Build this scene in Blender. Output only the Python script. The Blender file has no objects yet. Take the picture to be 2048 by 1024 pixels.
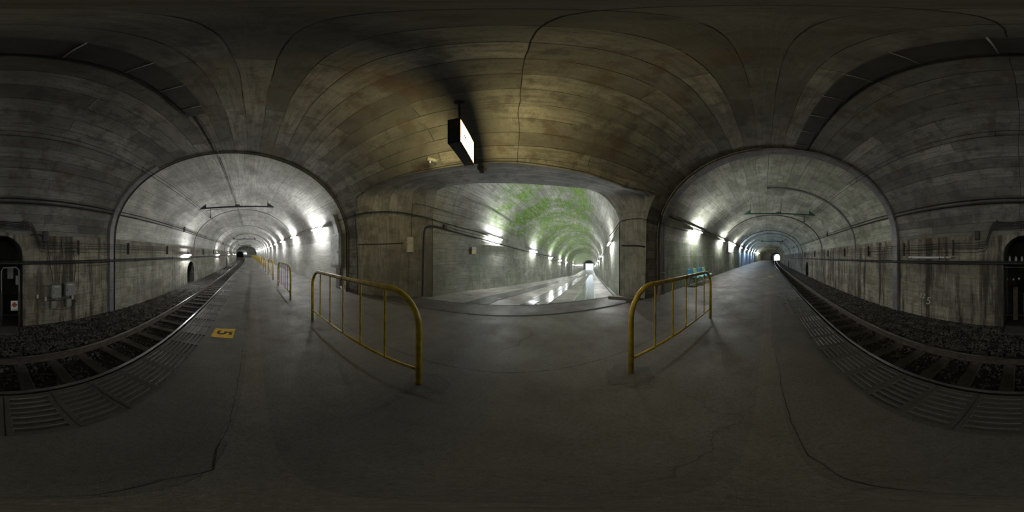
import bpy, math, random
import numpy as np
from math import sin, cos, pi, radians, sqrt, tan, atan2
random.seed(7); rng = np.random.default_rng(7)
S = 1.5            # one "unit" of the layout = camera height = 1.5 m
scene = bpy.context.scene
col = scene.collection

# ------------------------------------------------------------------ camera, world, exposure
cam = bpy.data.cameras.new('camera'); cam.type = 'PANO'
try: cam.cycles.panorama_type = 'EQUIRECTANGULAR'
except Exception: pass
try: cam.panorama_type = 'EQUIRECTANGULAR'
except Exception: pass
for k, v in (('latitude_min', -pi/2), ('latitude_max', pi/2), ('longitude_min', -pi), ('longitude_max', pi)):
    try: setattr(cam.cycles, k, v)
    except Exception: pass
cam.clip_start = 0.02; cam.clip_end = 600
cam_o = bpy.data.objects.new('camera', cam); col.objects.link(cam_o)
cam_o.location = (0, 0, S); cam_o.rotation_euler = (pi/2, 0, -pi/2)
scene.camera = cam_o
world = bpy.data.worlds.new('World'); scene.world = world; world.use_nodes = True
world.node_tree.nodes['Background'].inputs[0].default_value = (.80, .90, 1.0, 1)
world.node_tree.nodes['Background'].inputs[1].default_value = 6.0
vs = scene.view_settings
vs.view_transform = 'Standard'; vs.look = 'None'; vs.gamma = 1; vs.use_curve_mapping = False
vs.exposure = 0.64
try:
    scene.cycles.use_denoising = True
    scene.cycles.max_bounces = 6; scene.cycles.diffuse_bounces = 4; scene.cycles.glossy_bounces = 2
    scene.cycles.sample_clamp_indirect = 3.0
    scene.cycles.caustics_reflective = False; scene.cycles.caustics_refractive = False
except Exception: pass
TUBE = 420.0
SIGN = 31.0

# ------------------------------------------------------------------ layout curves (units)
def table(pts, win=1.6):
    xs = np.array([p[0] for p in pts], float); ys = np.array([p[1] for p in pts], float)
    G = np.arange(-110, 110.01, .25); V = np.interp(G, xs, ys)
    W = np.pad(V, 40, mode='edge'); k = np.hanning(2*24+1); k /= k.sum()
    Sm = np.convolve(W, k, 'same')[40:-40]
    k2 = np.hanning(9); k2 /= k2.sum(); Sm2 = np.convolve(W, k2, 'same')[40:-40]
    w = np.clip((np.abs(G)-4)/6, 0, 1); R = Sm2*(1-w)+Sm*w
    return lambda y: float(np.interp(y, G, R))
def lin(x0, x1, y0, y1, x): return y0+(y1-y0)*(x-x0)/(x1-x0)
xe = table([(-110,-6.1),(-90,-4.3),(-68,-2.4),(-48,-1.32),(-30,-.82),(-18,-.75),(-12,-.76),(-7,-.77),(-2,-.80),(0,-.862),(1.6,-.90),(3.4,-.965),(7,-1.07),(11,-1.16),(21.4,-1.58),(35,-2.35),(50.5,-3.68),(80,-6.9),(110,-11)])
xw = table([(-110,1),(-52,2.2),(-26,2.85),(-17,2.9),(-8,2.80),(-3.9,2.64),(-2.6,2.58),(3.4,2.5),(4.4,2.41),(6.2,2.24),(9.2,2.11),(15,2.0),(18,1.87),(31,1.40),(50,.15),(110,-5)])
xt = table([(-110,-8.3),(-68,-5.0),(-48,-3.95),(-30,-3.4),(-15,-3.33),(-3.3,-3.36),(0,-3.45),(3.1,-3.5),(13.5,-3.69),(24.7,-4.15),(35,-4.8),(50,-6.1),(110,-14)])
def g(y):
    if y > 0: return .0115*(sqrt(y*y+4)-2)
    return -.0072*(sqrt(y*y+4)-2)
def track_x(y): return xe(y)-.85
SPR, RISE = .45, 2.12
YB0, YB1 = -52.0, 50.0     # station tunnel ends
def P(x, y, z): return (x*S, y*S, (z+1)*S)
def PG(x, y, z): return (x*S, y*S, (z+g(y)+1)*S)

# ------------------------------------------------------------------ mesh builder
class MB:
    def __init__(s): s.v=[]; s.f=[]; s.mi=[]; s.uv=[]; s.cur=0; s.smooth=[]
    def face(s, idx, uv=None, sm=False):
        s.f.append(tuple(idx)); s.mi.append(s.cur); s.uv.append(uv); s.smooth.append(sm)
    def add(s, vs, fs, sm=False):
        b=len(s.v); s.v += [tuple(p) for p in vs]
        for f in fs: s.face([b+i for i in f], None, sm)
    def box(s, c, d, rz=0, bev=0):
        x,y,z=[q/2 for q in d]; ca,sa=cos(rz),sin(rz)
        def T(p): return (c[0]+p[0]*ca-p[1]*sa, c[1]+p[0]*sa+p[1]*ca, c[2]+p[2])
        if bev<=0:
            vs=[T(p) for p in ((-x,-y,-z),(x,-y,-z),(x,y,-z),(-x,y,-z),(-x,-y,z),(x,-y,z),(x,y,z),(-x,y,z))]
            s.add(vs,[(3,2,1,0),(4,5,6,7),(0,1,5,4),(1,2,6,5),(2,3,7,6),(3,0,4,7)]); return
        b=min(bev,x*.95,y*.95,z*.95)
        rings=[]
        for zz,i in ((-z,b),(-z+b,0),(z-b,0),(z,b)):
            X,Y=x-i,y-i; q=b if i==0 else b*.4
            rings.append([T(p) for p in ((-X+q,-Y,zz),(X-q,-Y,zz),(X,-Y+q,zz),(X,Y-q,zz),(X-q,Y,zz),(-X+q,Y,zz),(-X,Y-q,zz),(-X,-Y+q,zz))])
        vs=[p for r in rings for p in r]; fs=[tuple(range(7,-1,-1)),tuple(range(24,32))]
        for k in range(3):
            for i in range(8): fs.append((k*8+i,k*8+(i+1)%8,(k+1)*8+(i+1)%8,(k+1)*8+i))
        s.add(vs,fs)
    def tube(s, pts, r, n=10, closed=False, cap=True):
        pts=[np.array(p,float) for p in pts]; m=len(pts); rings=[]; prev=None
        rr = r if hasattr(r,'__len__') else [r]*m
        for i in range(m):
            a=pts[(i-1)%m] if (i>0 or closed) else pts[0]; b=pts[(i+1)%m] if (i<m-1 or closed) else pts[-1]
            t=b-a; t=t/(np.linalg.norm(t)+1e-12)
            if prev is None:
                u=np.cross(t,(0,0,1)); 
                if np.linalg.norm(u)<1e-3: u=np.cross(t,(1,0,0))
            else: u=prev-t*np.dot(prev,t)
            u/=np.linalg.norm(u)+1e-12; prev=u; w=np.cross(t,u)
            rings.append([pts[i]+(u*cos(2*pi*k/n)+w*sin(2*pi*k/n))*rr[i] for k in range(n)])
        vs=[p for q in rings for p in q]; b0=len(s.v); s.v += [tuple(p) for p in vs]
        for i in range(m if closed else m-1):
            j=(i+1)%m
            for k in range(n): s.face((b0+i*n+k,b0+i*n+(k+1)%n,b0+j*n+(k+1)%n,b0+j*n+k),None,True)
        if cap and not closed:
            s.face([b0+k for k in range(n)][::-1]); s.face([b0+(m-1)*n+k for k in range(n)])
    def lathe(s, prof, c=(0,0,0), axis='z', n=16):
        b0=len(s.v)
        for (r,h) in prof:
            for k in range(n):
                a=2*pi*k/n; p=(r*cos(a),r*sin(a),h)
                if axis=='x': p=(h,r*cos(a),r*sin(a))
                if axis=='y': p=(r*sin(a),h,r*cos(a))
                s.v.append((c[0]+p[0],c[1]+p[1],c[2]+p[2]))
        for i in range(len(prof)-1):
            for k in range(n): s.face((b0+i*n+k,b0+i*n+(k+1)%n,b0+(i+1)*n+(k+1)%n,b0+(i+1)*n+k),None,True)
        s.face([b0+k for k in range(n)][::-1]); s.face([b0+(len(prof)-1)*n+k for k in range(n)])
    def grid(s, rows, uvs=None, flip=False, sm=True, skip=None):
        b=len(s.v); m=len(rows); n=len(rows[0])
        for r in rows: s.v += [tuple(p) for p in r]
        for i in range(m-1):
            for j in range(n-1):
                if skip and skip(i,j): continue
                q=[(i,j),(i+1,j),(i+1,j+1),(i,j+1)]
                if flip: q=q[::-1]
                s.face([b+a*n+c for a,c in q],[uvs[a][c] for a,c in q] if uvs else None,sm)
    def prism(s, poly, y0, y1, fn):   # poly list (a,b); fn(a,b,t)->point
        n=len(poly); b=len(s.v)
        for t in (y0,y1): s.v += [fn(a,c,t) for a,c in poly]
        s.face([b+i for i in range(n)][::-1]); s.face([b+n+i for i in range(n)])
        for i in range(n): s.face((b+i,b+(i+1)%n,b+n+(i+1)%n,b+n+i))
    def build(s, name, mats, parent=None, loc=None, autosm=True):
        me=bpy.data.meshes.new(name); me.from_pydata(s.v,[],s.f)
        if not isinstance(mats,(list,tuple)): mats=[mats]
        for m in mats: me.materials.append(m)
        if len(mats)>1: me.polygons.foreach_set('material_index', s.mi)
        me.polygons.foreach_set('use_smooth', s.smooth)
        if any(u is not None for u in s.uv):
            L=me.uv_layers.new(name='UVMap'); arr=[]
            for f,u in zip(s.f,s.uv):
                if u is None: u=[(0,0)]*len(f)
                for q in u: arr += [q[0],q[1]]
            L.data.foreach_set('uv',arr)
        me.update()
        o=bpy.data.objects.new(name,me); col.objects.link(o)
        if parent: o.parent=parent
        if loc is not None: o.location=loc
        return o

def tag(o,label=None,cat=None,group=None,kind=None):
    if label: o['label']=label
    if cat: o['category']=cat
    if group: o['group']=group
    if kind: o['kind']=kind
    return o
def empty(name,loc,rz=0,label=None,cat=None,group=None):
    o=bpy.data.objects.new(name,None); col.objects.link(o); o.location=loc; o.rotation_euler=(0,0,rz)
    o.empty_display_size=.1
    return tag(o,label,cat,group)
def copy_tree(o,parent=None):
    c=o.copy(); col.objects.link(c)
    if parent: c.parent=parent
    for ch in o.children: copy_tree(ch,c)
    return c
def text_mesh(name,txt,size,mat,align='CENTER',extrude=.0005,offset=0,shear=0):
    c=bpy.data.curves.new('text','FONT'); c.body=txt; c.size=size; c.align_x=align; c.align_y='CENTER'; c.extrude=extrude; c.offset=offset; c.shear=shear
    t=bpy.data.objects.new('tmp',c); col.objects.link(t); bpy.context.view_layer.update()
    me=bpy.data.meshes.new_from_object(t.evaluated_get(bpy.context.evaluated_depsgraph_get()))
    bpy.data.objects.remove(t); me.materials.clear(); me.materials.append(mat)
    o=bpy.data.objects.new(name,me); col.objects.link(o); return o
def struct(o): o['kind']='structure'; return o

# ------------------------------------------------------------------ materials
class N:
    def __init__(s,name):
        s.m=bpy.data.materials.new(name); s.m.use_nodes=True; s.t=s.m.node_tree; s.n=s.t.nodes
        s.b=s.n['Principled BSDF']
    def new(s,t,**k):
        o=s.n.new(t)
        for a,v in k.items(): setattr(o,a,v)
        return o
    def link(s,a,b): s.t.links.new(a,b)
    def val(s,sock,v):
        if hasattr(v,'is_linked') or isinstance(v,bpy.types.NodeSocket): s.link(v,sock)
        else:
            if isinstance(v,tuple) and len(v)==3 and len(sock.default_value)==4: v=(*v,1)
            sock.default_value=v
    def noise(s,vec,scale,detail=5,rough=.55,dist=0):
        o=s.new('ShaderNodeTexNoise'); s.link(vec,o.inputs['Vector']); o.inputs['Scale'].default_value=scale
        o.inputs['Detail'].default_value=detail; o.inputs['Roughness'].default_value=rough; o.inputs['Distortion'].default_value=dist
        return o.outputs['Fac']
    def ramp(s,fac,pts):
        o=s.new('ShaderNodeValToRGB'); s.link(fac,o.inputs[0]); e=o.color_ramp.elements
        while len(e)<len(pts): e.new(.5)
        for i,(p,c) in enumerate(pts):
            e[i].position=p; e[i].color=(c,c,c,1) if not isinstance(c,tuple) else (*c,1)
        return o.outputs[0]
    def mix(s,f,a,b,mode='MIX'):
        o=s.new('ShaderNodeMix',data_type='RGBA',blend_type=mode)
        s.val(o.inputs[0],f); s.val(o.inputs[6],a); s.val(o.inputs[7],b); return o.outputs[2]
    def math(s,op,a,b=0.0,c=None):
        o=s.new('ShaderNodeMath',operation=op); s.val(o.inputs[0],a); s.val(o.inputs[1],b)
        if c is not None: s.val(o.inputs[2],c)
        return o.outputs[0]
    def mapping(s,vec,scale=(1,1,1),loc=(0,0,0),rot=(0,0,0)):
        o=s.new('ShaderNodeMapping'); s.link(vec,o.inputs[0]); o.inputs['Scale'].default_value=scale
        o.inputs['Location'].default_value=loc; o.inputs['Rotation'].default_value=rot; return o.outputs[0]
    def bump(s,h,strength=.3,dist=.02,prev=None):
        o=s.new('ShaderNodeBump'); s.link(h,o.inputs['Height']); o.inputs['Strength'].default_value=strength; o.inputs['Distance'].default_value=dist
        if prev is not None: s.link(prev,o.inputs['Normal'])
        s.link(o.outputs[0],s.b.inputs['Normal']); return o.outputs[0]

def simple(name,color,rough=.6,metal=0,noise=0,nscale=6,bump=0,dark=None,emit=None,spec=None):
    m=N(name); m.b.inputs['Roughness'].default_value=rough; m.b.inputs['Metallic'].default_value=metal
    if spec is not None: m.b.inputs['Specular IOR Level'].default_value=spec
    tc=m.new('ShaderNodeTexCoord').outputs['Object']
    f=m.noise(tc,nscale,6,.6)
    d=dark or tuple(c*(1-noise) for c in color)
    c=m.mix(m.ramp(f,[(.35,0),(.65,1)]),d,color); m.link(c,m.b.inputs['Base Color'])
    if bump: m.bump(m.noise(tc,nscale*5,4),bump,.01)
    if emit: m.b.inputs['Emission Color'].default_value=(*emit[0],1); m.b.inputs['Emission Strength'].default_value=emit[1]
    return m.m

def concrete(name,c1,c2,row=.27,bw=2.7,joint=.55,stain=.5,spots=.4,moss=0,drip=0,rough=.85,bump=.5,paint=None,vary=.35,vert=False,rust=0,mossband=None):
    """board-marked concrete; UV x = metres along the tunnel, UV y = metres round the section"""
    m=N(name); tcn=m.new('ShaderNodeTexCoord'); ob=tcn.outputs['Object']; uv=tcn.outputs['UV']
    uvb=m.mapping(uv,rot=(0,0,pi/2)) if vert else uv
    wob=m.new('ShaderNodeTexNoise'); m.link(uv,wob.inputs['Vector']); wob.inputs['Scale'].default_value=.7; wob.inputs['Detail'].default_value=4
    sub=m.new('ShaderNodeVectorMath',operation='MULTIPLY_ADD'); m.link(wob.outputs['Color'],sub.inputs[0]); sub.inputs[1].default_value=(.22,.07,0); m.link(uvb,sub.inputs[2])
    bv=sub.outputs[0]
    big=m.noise(ob,.55,6,.6,.4); mid=m.noise(ob,2.6,7,.65); fine=m.noise(ob,22,5,.7)
    streak=m.noise(m.mapping(uvb,scale=(.8,9,1)),1.6,5,.65)
    base=m.mix(m.ramp(big,[(.36,0),(.62,1)]),tuple(c*.8 for c in c1),tuple(c*1.08 for c in c2))
    def brick(w,h,ms,sc=1.0,smooth=.1,off=.5):
        b=m.new('ShaderNodeTexBrick'); m.link(bv,b.inputs['Vector']); b.inputs['Scale'].default_value=sc
        b.inputs['Brick Width'].default_value=w; b.inputs['Row Height'].default_value=h; b.inputs['Mortar Size'].default_value=ms
        b.inputs['Mortar Smooth'].default_value=smooth; b.offset=off; b.offset_frequency=2
        b.inputs['Color1'].default_value=(.0,.0,.0,1); b.inputs['Color2'].default_value=(1,1,1,1); b.inputs['Mortar'].default_value=(.5,.5,.5,1)
        b.inputs['Bias'].default_value=0
        return b
    b1=brick(bw,row,.008,smooth=.5)
    tone=m.ramp(b1.outputs['Color'],[(0,1-vary),(1,1.0+vary*.35)])
    col_=m.mix(1.0,base,tone,'MULTIPLY')
    col_=m.mix(m.math('MULTIPLY',m.ramp(streak,[(.45,0),(.62,1)]),.6),col_,tuple(c*.62 for c in c1))
    jn=m.math('MULTIPLY',b1.outputs['Fac'],m.ramp(m.noise(ob,1.7,3),[(.38,.25),(.55,1)]))
    col_=m.mix(m.math('MULTIPLY',jn,joint),col_,tuple(c*.16 for c in c1))
    # wider construction panels
    b2=brick(bw*1.9,row*7,.007,smooth=.5,off=0)
    col_=m.mix(m.math('MULTIPLY',b2.outputs['Fac'],min(1,joint*1.25)),col_,tuple(c*.12 for c in c1))
    # soft dirt
    col_=m.mix(m.math('MULTIPLY',m.ramp(mid,[(.5,0),(.62,.8)]),stain),col_,tuple(c*.30 for c in c1))
    col_=m.mix(m.math('MULTIPLY',m.ramp(fine,[(.5,0),(.66,1)]),.45),col_,tuple(c*.5 for c in c1))
    if paint: # pale paint/efflorescence patches
        col_=m.mix(m.math('MULTIPLY',m.ramp(m.noise(ob,1.1,7,.7),[(.56,0),(.66,1)]),paint[1]),col_,paint[0])
    if drip:
        dn=m.noise(m.mapping(ob,scale=(2.6,2.6,.22)),1.3,6,.7)
        col_=m.mix(m.math('MULTIPLY',m.ramp(dn,[(.47,0),(.6,1)]),drip),col_,tuple(c*.14 for c in c1))
        dn2=m.noise(m.mapping(ob,scale=(3.7,3.7,.25),loc=(7,3,1)),1.7,6,.7)
        col_=m.mix(m.math('MULTIPLY',m.ramp(dn2,[(.6,0),(.7,1)]),drip*.5),col_,tuple(min(1,c*1.9) for c in c2))
    if rust:
        col_=m.mix(m.math('MULTIPLY',m.ramp(m.noise(ob,1.3,4),[(.56,0),(.72,1)]),rust),col_,(.20,.095,.035))
    if moss:
        mn=m.noise(m.mapping(ob,scale=(1,1,1.3) if not drip else (2.2,2.2,.35)),.8,9,.75,.5)
        mk=m.ramp(mn,[(.41,0),(.53,1)])
        if mossband:   # moss grows only on a band of the section (UV y range)
            sx=m.new('ShaderNodeSeparateXYZ'); m.link(uv,sx.inputs[0])
            lo,hi,x0,x1=mossband
            wv=m.math('ADD',sx.outputs['Y'],m.math('MULTIPLY',m.math('SUBTRACT',m.noise(ob,.9,5,.7),.5),2.6))
            a=m.ramp(m.math('DIVIDE',m.math('SUBTRACT',wv,lo),hi-lo),[(0,0),(.14,1),(.86,1),(1,0)])
            wx=m.math('ADD',sx.outputs['X'],m.math('MULTIPLY',m.math('SUBTRACT',m.noise(ob,.8,5,.7),.5),2.5))
            a=m.math('MULTIPLY',a,m.ramp(m.math('DIVIDE',m.math('SUBTRACT',wx,x0),x1-x0),[(0,0),(1,1)]))
            mk=m.math('MULTIPLY',mk,a)
        mt=m.mix(m.ramp(m.noise(m.mapping(uv,scale=(2,6,1)),1.5,8,.8),[(.35,0),(.68,1)]),(.03,.10,.006),(.22,.37,.06))
        mk=m.math('MULTIPLY',mk,m.ramp(m.noise(m.mapping(uv,scale=(1.5,7,1),rot=(0,0,.5)),.8,8,.85),[(.40,.12),(.52,1)]))
        mk=m.math('MULTIPLY',mk,m.math('SUBTRACT',1.0,m.math('MULTIPLY',b1.outputs['Fac'],.6)))
        col_=m.mix(m.math('MULTIPLY',mk,moss),col_,mt)
    if spots:
        vo=m.new('ShaderNodeTexVoronoi'); m.link(ob,vo.inputs['Vector']); vo.inputs['Scale'].default_value=1.9
        sp=m.ramp(m.math('ADD',vo.outputs['Distance'],m.math('MULTIPLY',m.noise(ob,30,2),.05)),[(.055,1),(.075,0)])
        col_=m.mix(m.math('MULTIPLY',sp,spots),col_,tuple(c*.08 for c in c1))
    m.link(col_,m.b.inputs['Base Color'])
    m.b.inputs['Roughness'].default_value=rough; m.b.inputs['Specular IOR Level'].default_value=.3
    h=m.math('SUBTRACT',m.math('ADD',m.math('MULTIPLY',mid,.35),m.math('ADD',m.math('MULTIPLY',streak,.35),m.math('MULTIPLY',fine,.2))),m.math('MULTIPLY',m.math('ADD',jn,b2.outputs['Fac']),.5))
    h=m.math('ADD',h,m.math('MULTIPLY',b1.outputs['Color'],.22))
    m.bump(h,bump,.03)
    return m.m

M={}
M['con']=concrete('board_marked_concrete',(.175,.17,.158),(.275,.265,.245),row=.33,bw=3.1,stain=.7,rust=.25,vary=.5,joint=1.0,bump=.7)
M['con_corner']=concrete('corner_concrete',(.23,.222,.205),(.33,.32,.295),row=.30,bw=2.2,stain=.5,rust=.2,vary=.2,joint=.35,vert=True)
M['con_left']=concrete('pale_concrete',(.46,.455,.43),(.60,.59,.565),row=.30,bw=4.5,stain=.35,joint=.5,vary=.2,spots=.3,rust=.12)
M['white']=concrete('whitewashed_concrete',(.55,.545,.52),(.66,.655,.63),row=.30,bw=2.2,stain=.12,joint=.2,vary=.08,spots=.3,rough=.6)
M['con_right']=concrete('weathered_concrete',(.38,.375,.325),(.52,.51,.45),row=.40,bw=1.9,stain=.55,joint=.9,vary=.35,moss=.16)
M['wall_stain']=concrete('stained_concrete',(.25,.225,.18),(.37,.34,.27),row=.42,bw=2.4,stain=.6,joint=.6,drip=.9,vary=.3,rust=.25,paint=((.5,.47,.38),.3))
M['wall_stain_l']=concrete('stained_pale_concrete',(.29,.275,.23),(.40,.385,.33),row=.42,bw=2.4,stain=.45,joint=.65,drip=.45,vary=.3,rust=.2)
M['con_lip']=concrete('grey_lintel_concrete',(.24,.235,.23),(.36,.35,.345),row=.16,bw=5,stain=.6,joint=.35,vary=.3,rust=0)
M['con_pass']=concrete('passage_vault_concrete',(.31,.31,.285),(.43,.43,.40),row=.26,bw=2.3,stain=.4,joint=.8,vary=.25,moss=1.0,mossband=(2.9,10.2,5.8,7.6),rust=.25)
M['wall_pass']=concrete('passage_wall_concrete',(.30,.295,.275),(.41,.405,.37),row=.60,bw=1.6,stain=.5,joint=1.0,vary=.25,moss=.18)
M['blue_wall']=concrete('blue_toned_concrete',(.52,.66,.86),(.64,.76,.92),row=.9,bw=2.4,stain=.2,joint=.6,vary=.15)  # blue tone for one stretch of the right platform wall
M['bore']=concrete('bore_concrete',(.20,.20,.19),(.27,.27,.25),row=.4,bw=2.4,stain=.4,joint=.5)

M['wall_right']=concrete('mossy_right_wall',(.30,.295,.265),(.42,.41,.37),row=.55,bw=1.9,stain=.5,joint=.9,vary=.25,drip=.35,moss=.42,paint=((.55,.55,.50),.3))
def floor_mat(name,c1,c2,rough=.62,wet=.35,tint=(.16,.125,.095)):
    m=N(name); ob=m.new('ShaderNodeTexCoord').outputs['Object']
    big=m.noise(ob,.45,7,.65,.5); mid=m.noise(ob,2.2,8,.7); fine=m.noise(ob,38,6,.75); gr=m.noise(ob,160,3,.8)
    c=m.mix(m.ramp(big,[(.3,0),(.7,1)]),c1,c2)
    c=m.mix(m.math('MULTIPLY',m.ramp(mid,[(.45,0),(.75,1)]),.5),c,tint)
    c=m.mix(m.math('MULTIPLY',m.ramp(fine,[(.45,0),(.7,1)]),.55),c,tuple(q*.35 for q in c1))
    c=m.mix(m.math('MULTIPLY',m.ramp(gr,[(.55,0),(.68,1)]),.4),c,tuple(min(1,q*2.3) for q in c2))
    vo=m.new('ShaderNodeTexVoronoi',feature='DISTANCE_TO_EDGE'); m.link(m.mapping(ob,scale=(1,1,1)),vo.inputs['Vector']); vo.inputs['Scale'].default_value=.45
    wv=m.new('ShaderNodeVectorMath',operation='MULTIPLY_ADD'); nn=m.new('ShaderNodeTexNoise'); m.link(ob,nn.inputs['Vector']); nn.inputs['Scale'].default_value=2.3; nn.inputs['Detail'].default_value=6
    m.link(nn.outputs['Color'],wv.inputs[0]); wv.inputs[1].default_value=(.5,.5,0); m.link(ob,wv.inputs[2]); m.link(wv.outputs[0],vo.inputs['Vector'])
    cr=m.math('MULTIPLY',m.ramp(vo.outputs['Distance'],[(.0,1),(.004,0)]),m.ramp(m.noise(ob,.6,2),[(.54,0),(.62,.8)]))
    c=m.mix(m.math('MULTIPLY',cr,.6),c,(.02,.018,.015))
    m.link(c,m.b.inputs['Base Color'])
    m.link(m.ramp(m.noise(ob,1.1,7,.7),[(.35,rough-wet*.5),(.65,rough+.15)]),m.b.inputs['Roughness'])
    m.b.inputs['Specular IOR Level'].default_value=.4
    m.bump(m.math('ADD',m.math('MULTIPLY',fine,.5),m.math('ADD',m.math('MULTIPLY',mid,.4),m.math('MULTIPLY',gr,.3))),.45,.008)
    return m.m
M['floor']=floor_mat('worn_platform_concrete',(.088,.082,.075),(.145,.136,.125),tint=(.07,.055,.042))
M['patch']=floor_mat('patched_concrete',(.07,.065,.062),(.11,.103,.098),tint=(.06,.05,.04))
M['strip']=floor_mat('worn_strip_concrete',(.115,.105,.094),(.165,.15,.135),tint=(.09,.07,.055))
M['pfloor']=floor_mat('passage_floor_concrete',(.17,.165,.15),(.25,.24,.22),rough=.5,wet=.5)
M['slab']=floor_mat('grooved_slab_concrete',(.07,.067,.062),(.10,.096,.09),rough=.42,wet=.4,tint=(.05,.045,.04))
M['ballast_bed']=floor_mat('ballast_bed',(.022,.02,.018),(.04,.036,.032),rough=.9,wet=.1,tint=(.05,.035,.025))
M['stone']=simple('ballast_stone',(.13,.12,.115),.8,0,.75,3.3,.6,dark=(.028,.024,.021))
M['sleeper']=simple('weathered_sleeper',(.085,.072,.062),.85,0,.5,5,.5)
M['rust']=simple('rusty_rail_side',(.12,.095,.08),.75,0,.5,8,.4)
M['niche_dark']=simple('niche_shade_colour',(.035,.033,.03),.9,0,.6,3,.4)  # shade inside the niches put into a near-black wall colour
M['railtop']=simple('polished_rail_head',(.55,.56,.58),.22,1,.15,20)
M['yellow']=simple('yellow_painted_steel',(.50,.34,.02),.36,0,.35,9,.15,dark=(.24,.16,.015))
M['yellow_tape']=simple('yellow_floor_sticker',(.80,.50,.02),.55,0,.2,14,dark=(.55,.33,.015))
M['ink']=simple('black_marking',(.012,.012,.014),.6)
M['cable']=simple('black_cable_sheath',(.022,.021,.022),.6,0,.4,5)
M['cable_grey']=simple('dusty_grey_cable',(.09,.088,.085),.65,0,.4,5)
M['steel']=simple('brushed_steel',(.42,.42,.42),.36,.85,.35,5,.1)
M['steel_dull']=simple('dull_painted_steel',(.27,.265,.255),.55,.2,.3,6,.1)
M['gutter']=simple('grey_drain_cover',(.20,.195,.21),.5,.1,.35,4,.15)
M['gutter_dark']=simple('dark_drain_cover',(.055,.053,.055),.6,.1,.35,4,.15)
M['strap']=simple('galvanised_strap',(.30,.30,.30),.45,.6,.3,10)
M['beam']=simple('dark_catenary_steel',(.045,.042,.038),.65,.2,.4,8,.2)
M['beam_green']=simple('green_catenary_steel',(.025,.12,.07),.6,.1,.4,8,.2,dark=(.02,.05,.035))
M['black']=simple('sooty_black',(.012,.012,.013),.8)
M['dark_iron']=simple('dark_iron',(.06,.055,.052),.65,.4,.4,9,.2)
M['porcelain']=simple('grey_porcelain',(.42,.42,.40),.3,0,.3,9)
M['box']=simple('grey_enclosure',(.27,.275,.27),.5,.1,.25,5,.05)
M['boxw']=simple('cream_enclosure',(.46,.45,.41),.5,0,.3,7,.05)
M['lampbody']=simple('lamp_batten',(.62,.62,.60),.45,0,.2,8)
M['chalk']=simple('white_chalk',(.60,.60,.57),.95,0,.55,45)
M['chalk_faint']=simple('faint_chalk',(.32,.31,.28),.95,0,.5,45)
M['blue_plastic']=simple('blue_plastic',(.035,.25,.42),.38,0,.15,4)
M['green_plastic']=simple('green_plastic',(.22,.42,.29),.4,0,.15,4)
M['plate']=simple('floor_cover_plate',(.24,.245,.25),.22,.35,.35,2.2,.12,dark=(.15,.155,.16))
M['edge_metal']=simple('bright_floor_rail',(.62,.63,.62),.22,.7,.2,6)
M['sign_face']=simple('white_sign_face',(.75,.74,.68),.5,0,.1,5)
M['sign_red']=simple('red_sign_paint',(.48,.07,.035),.5,0,.2,12)
M['mouth']=simple('speaker_horn_grey',(.15,.15,.14),.45,.1,.3,8)
M['wood']=simple('old_timber',(.20,.17,.14),.8,0,.45,6,.4)
M['door_frame']=simple('pale_door_frame',(.42,.43,.44),.5,.2,.15,5)
def emis(name,c,s):
    m=N(name); m.b.inputs['Base Color'].default_value=(*c,1); m.b.inputs['Emission Color'].default_value=(*c,1); m.b.inputs['Emission Strength'].default_value=s
    return m.m
M['tube']=emis('fluorescent_tube',(.97,1.0,.96),TUBE)
M['tube_blue']=emis('cool_blue_tube',(.66,.82,1.0),TUBE*1.1)
M['tube_off']=simple('unlit_tube',(.55,.56,.56),.3,0,.1,5)
M['sign_lit']=emis('lit_sign_panel',(1.0,.83,.36),SIGN)
M['sign_frame']=emis('lit_yellow_border',(1.0,.42,.03),SIGN*.035)
M['board_lit']=emis('lit_name_board',(1,1,1),6.0)
M['signal']=emis('green_signal_lens',(.1,.9,.8),1.5)
m=N('frosted_pane'); m.b.inputs['Base Color'].default_value=(.85,.92,1,1); m.b.inputs['Transmission Weight'].default_value=1; m.b.inputs['Roughness'].default_value=.25; m.b.inputs['IOR'].default_value=1.05
M['pane']=m.m

# ------------------------------------------------------------------ tunnel lining
def section(y): return (xt(y)+xw(y))/2, (xw(y)-xt(y))/2
def px(y,z,side=1,inset=0):
    xc,a=section(y); a-=inset
    if z<=SPR: return xc+side*a
    q=1-((z-SPR)/(RISE-inset))**2
    return xc+side*a*sqrt(max(q,0))
RY0, RY1 = -3.29, 3.42
def sstep(t): t=min(1,max(0,t)); return t*t*(3-2*t)
def ysh(y,x):
    """the joint ring left of the opening stands slightly oblique"""
    if y>=RY1: return y+.165*(x+.45)*(1-sstep((y-RY1)/4.5))
    if y>1 and x<-.45: return y+.165*(x+.45)*sstep((y-1)/(RY1-1))
    return y
def Q(x,y,z): return (x*S, ysh(y,x)*S, (z+g(y)+1)*S)
def arcq(y,t0,t1,n,inset=0):
    xc,a=section(y); a-=inset; b=RISE-inset; r=[];u=[]
    for i in range(n):
        t=t0+(t1-t0)*i/(n-1)
        r.append(Q(xc+a*cos(t),y,SPR+b*sin(t))); u.append((y*S,t*2.55*S))
    return r,u
def vault(b,ys,t0f,t1,n,inset=0):
    R=[];U=[]
    for y in ys:
        r,u=arcq(y,t0f(y),t1,n,inset); R.append(r);U.append(u)
    b.grid(R,U)
def pwall(b,ys,inset=0,top=SPR,base=-1.06):
    R=[];U=[]
    for y in ys:
        zs=np.linspace(base,top,9)
        R.append([Q(px(y,z,1,inset),y,z) for z in zs]); U.append([(y*S,(z+4)*S) for z in zs])
    b.grid(R,U)
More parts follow.
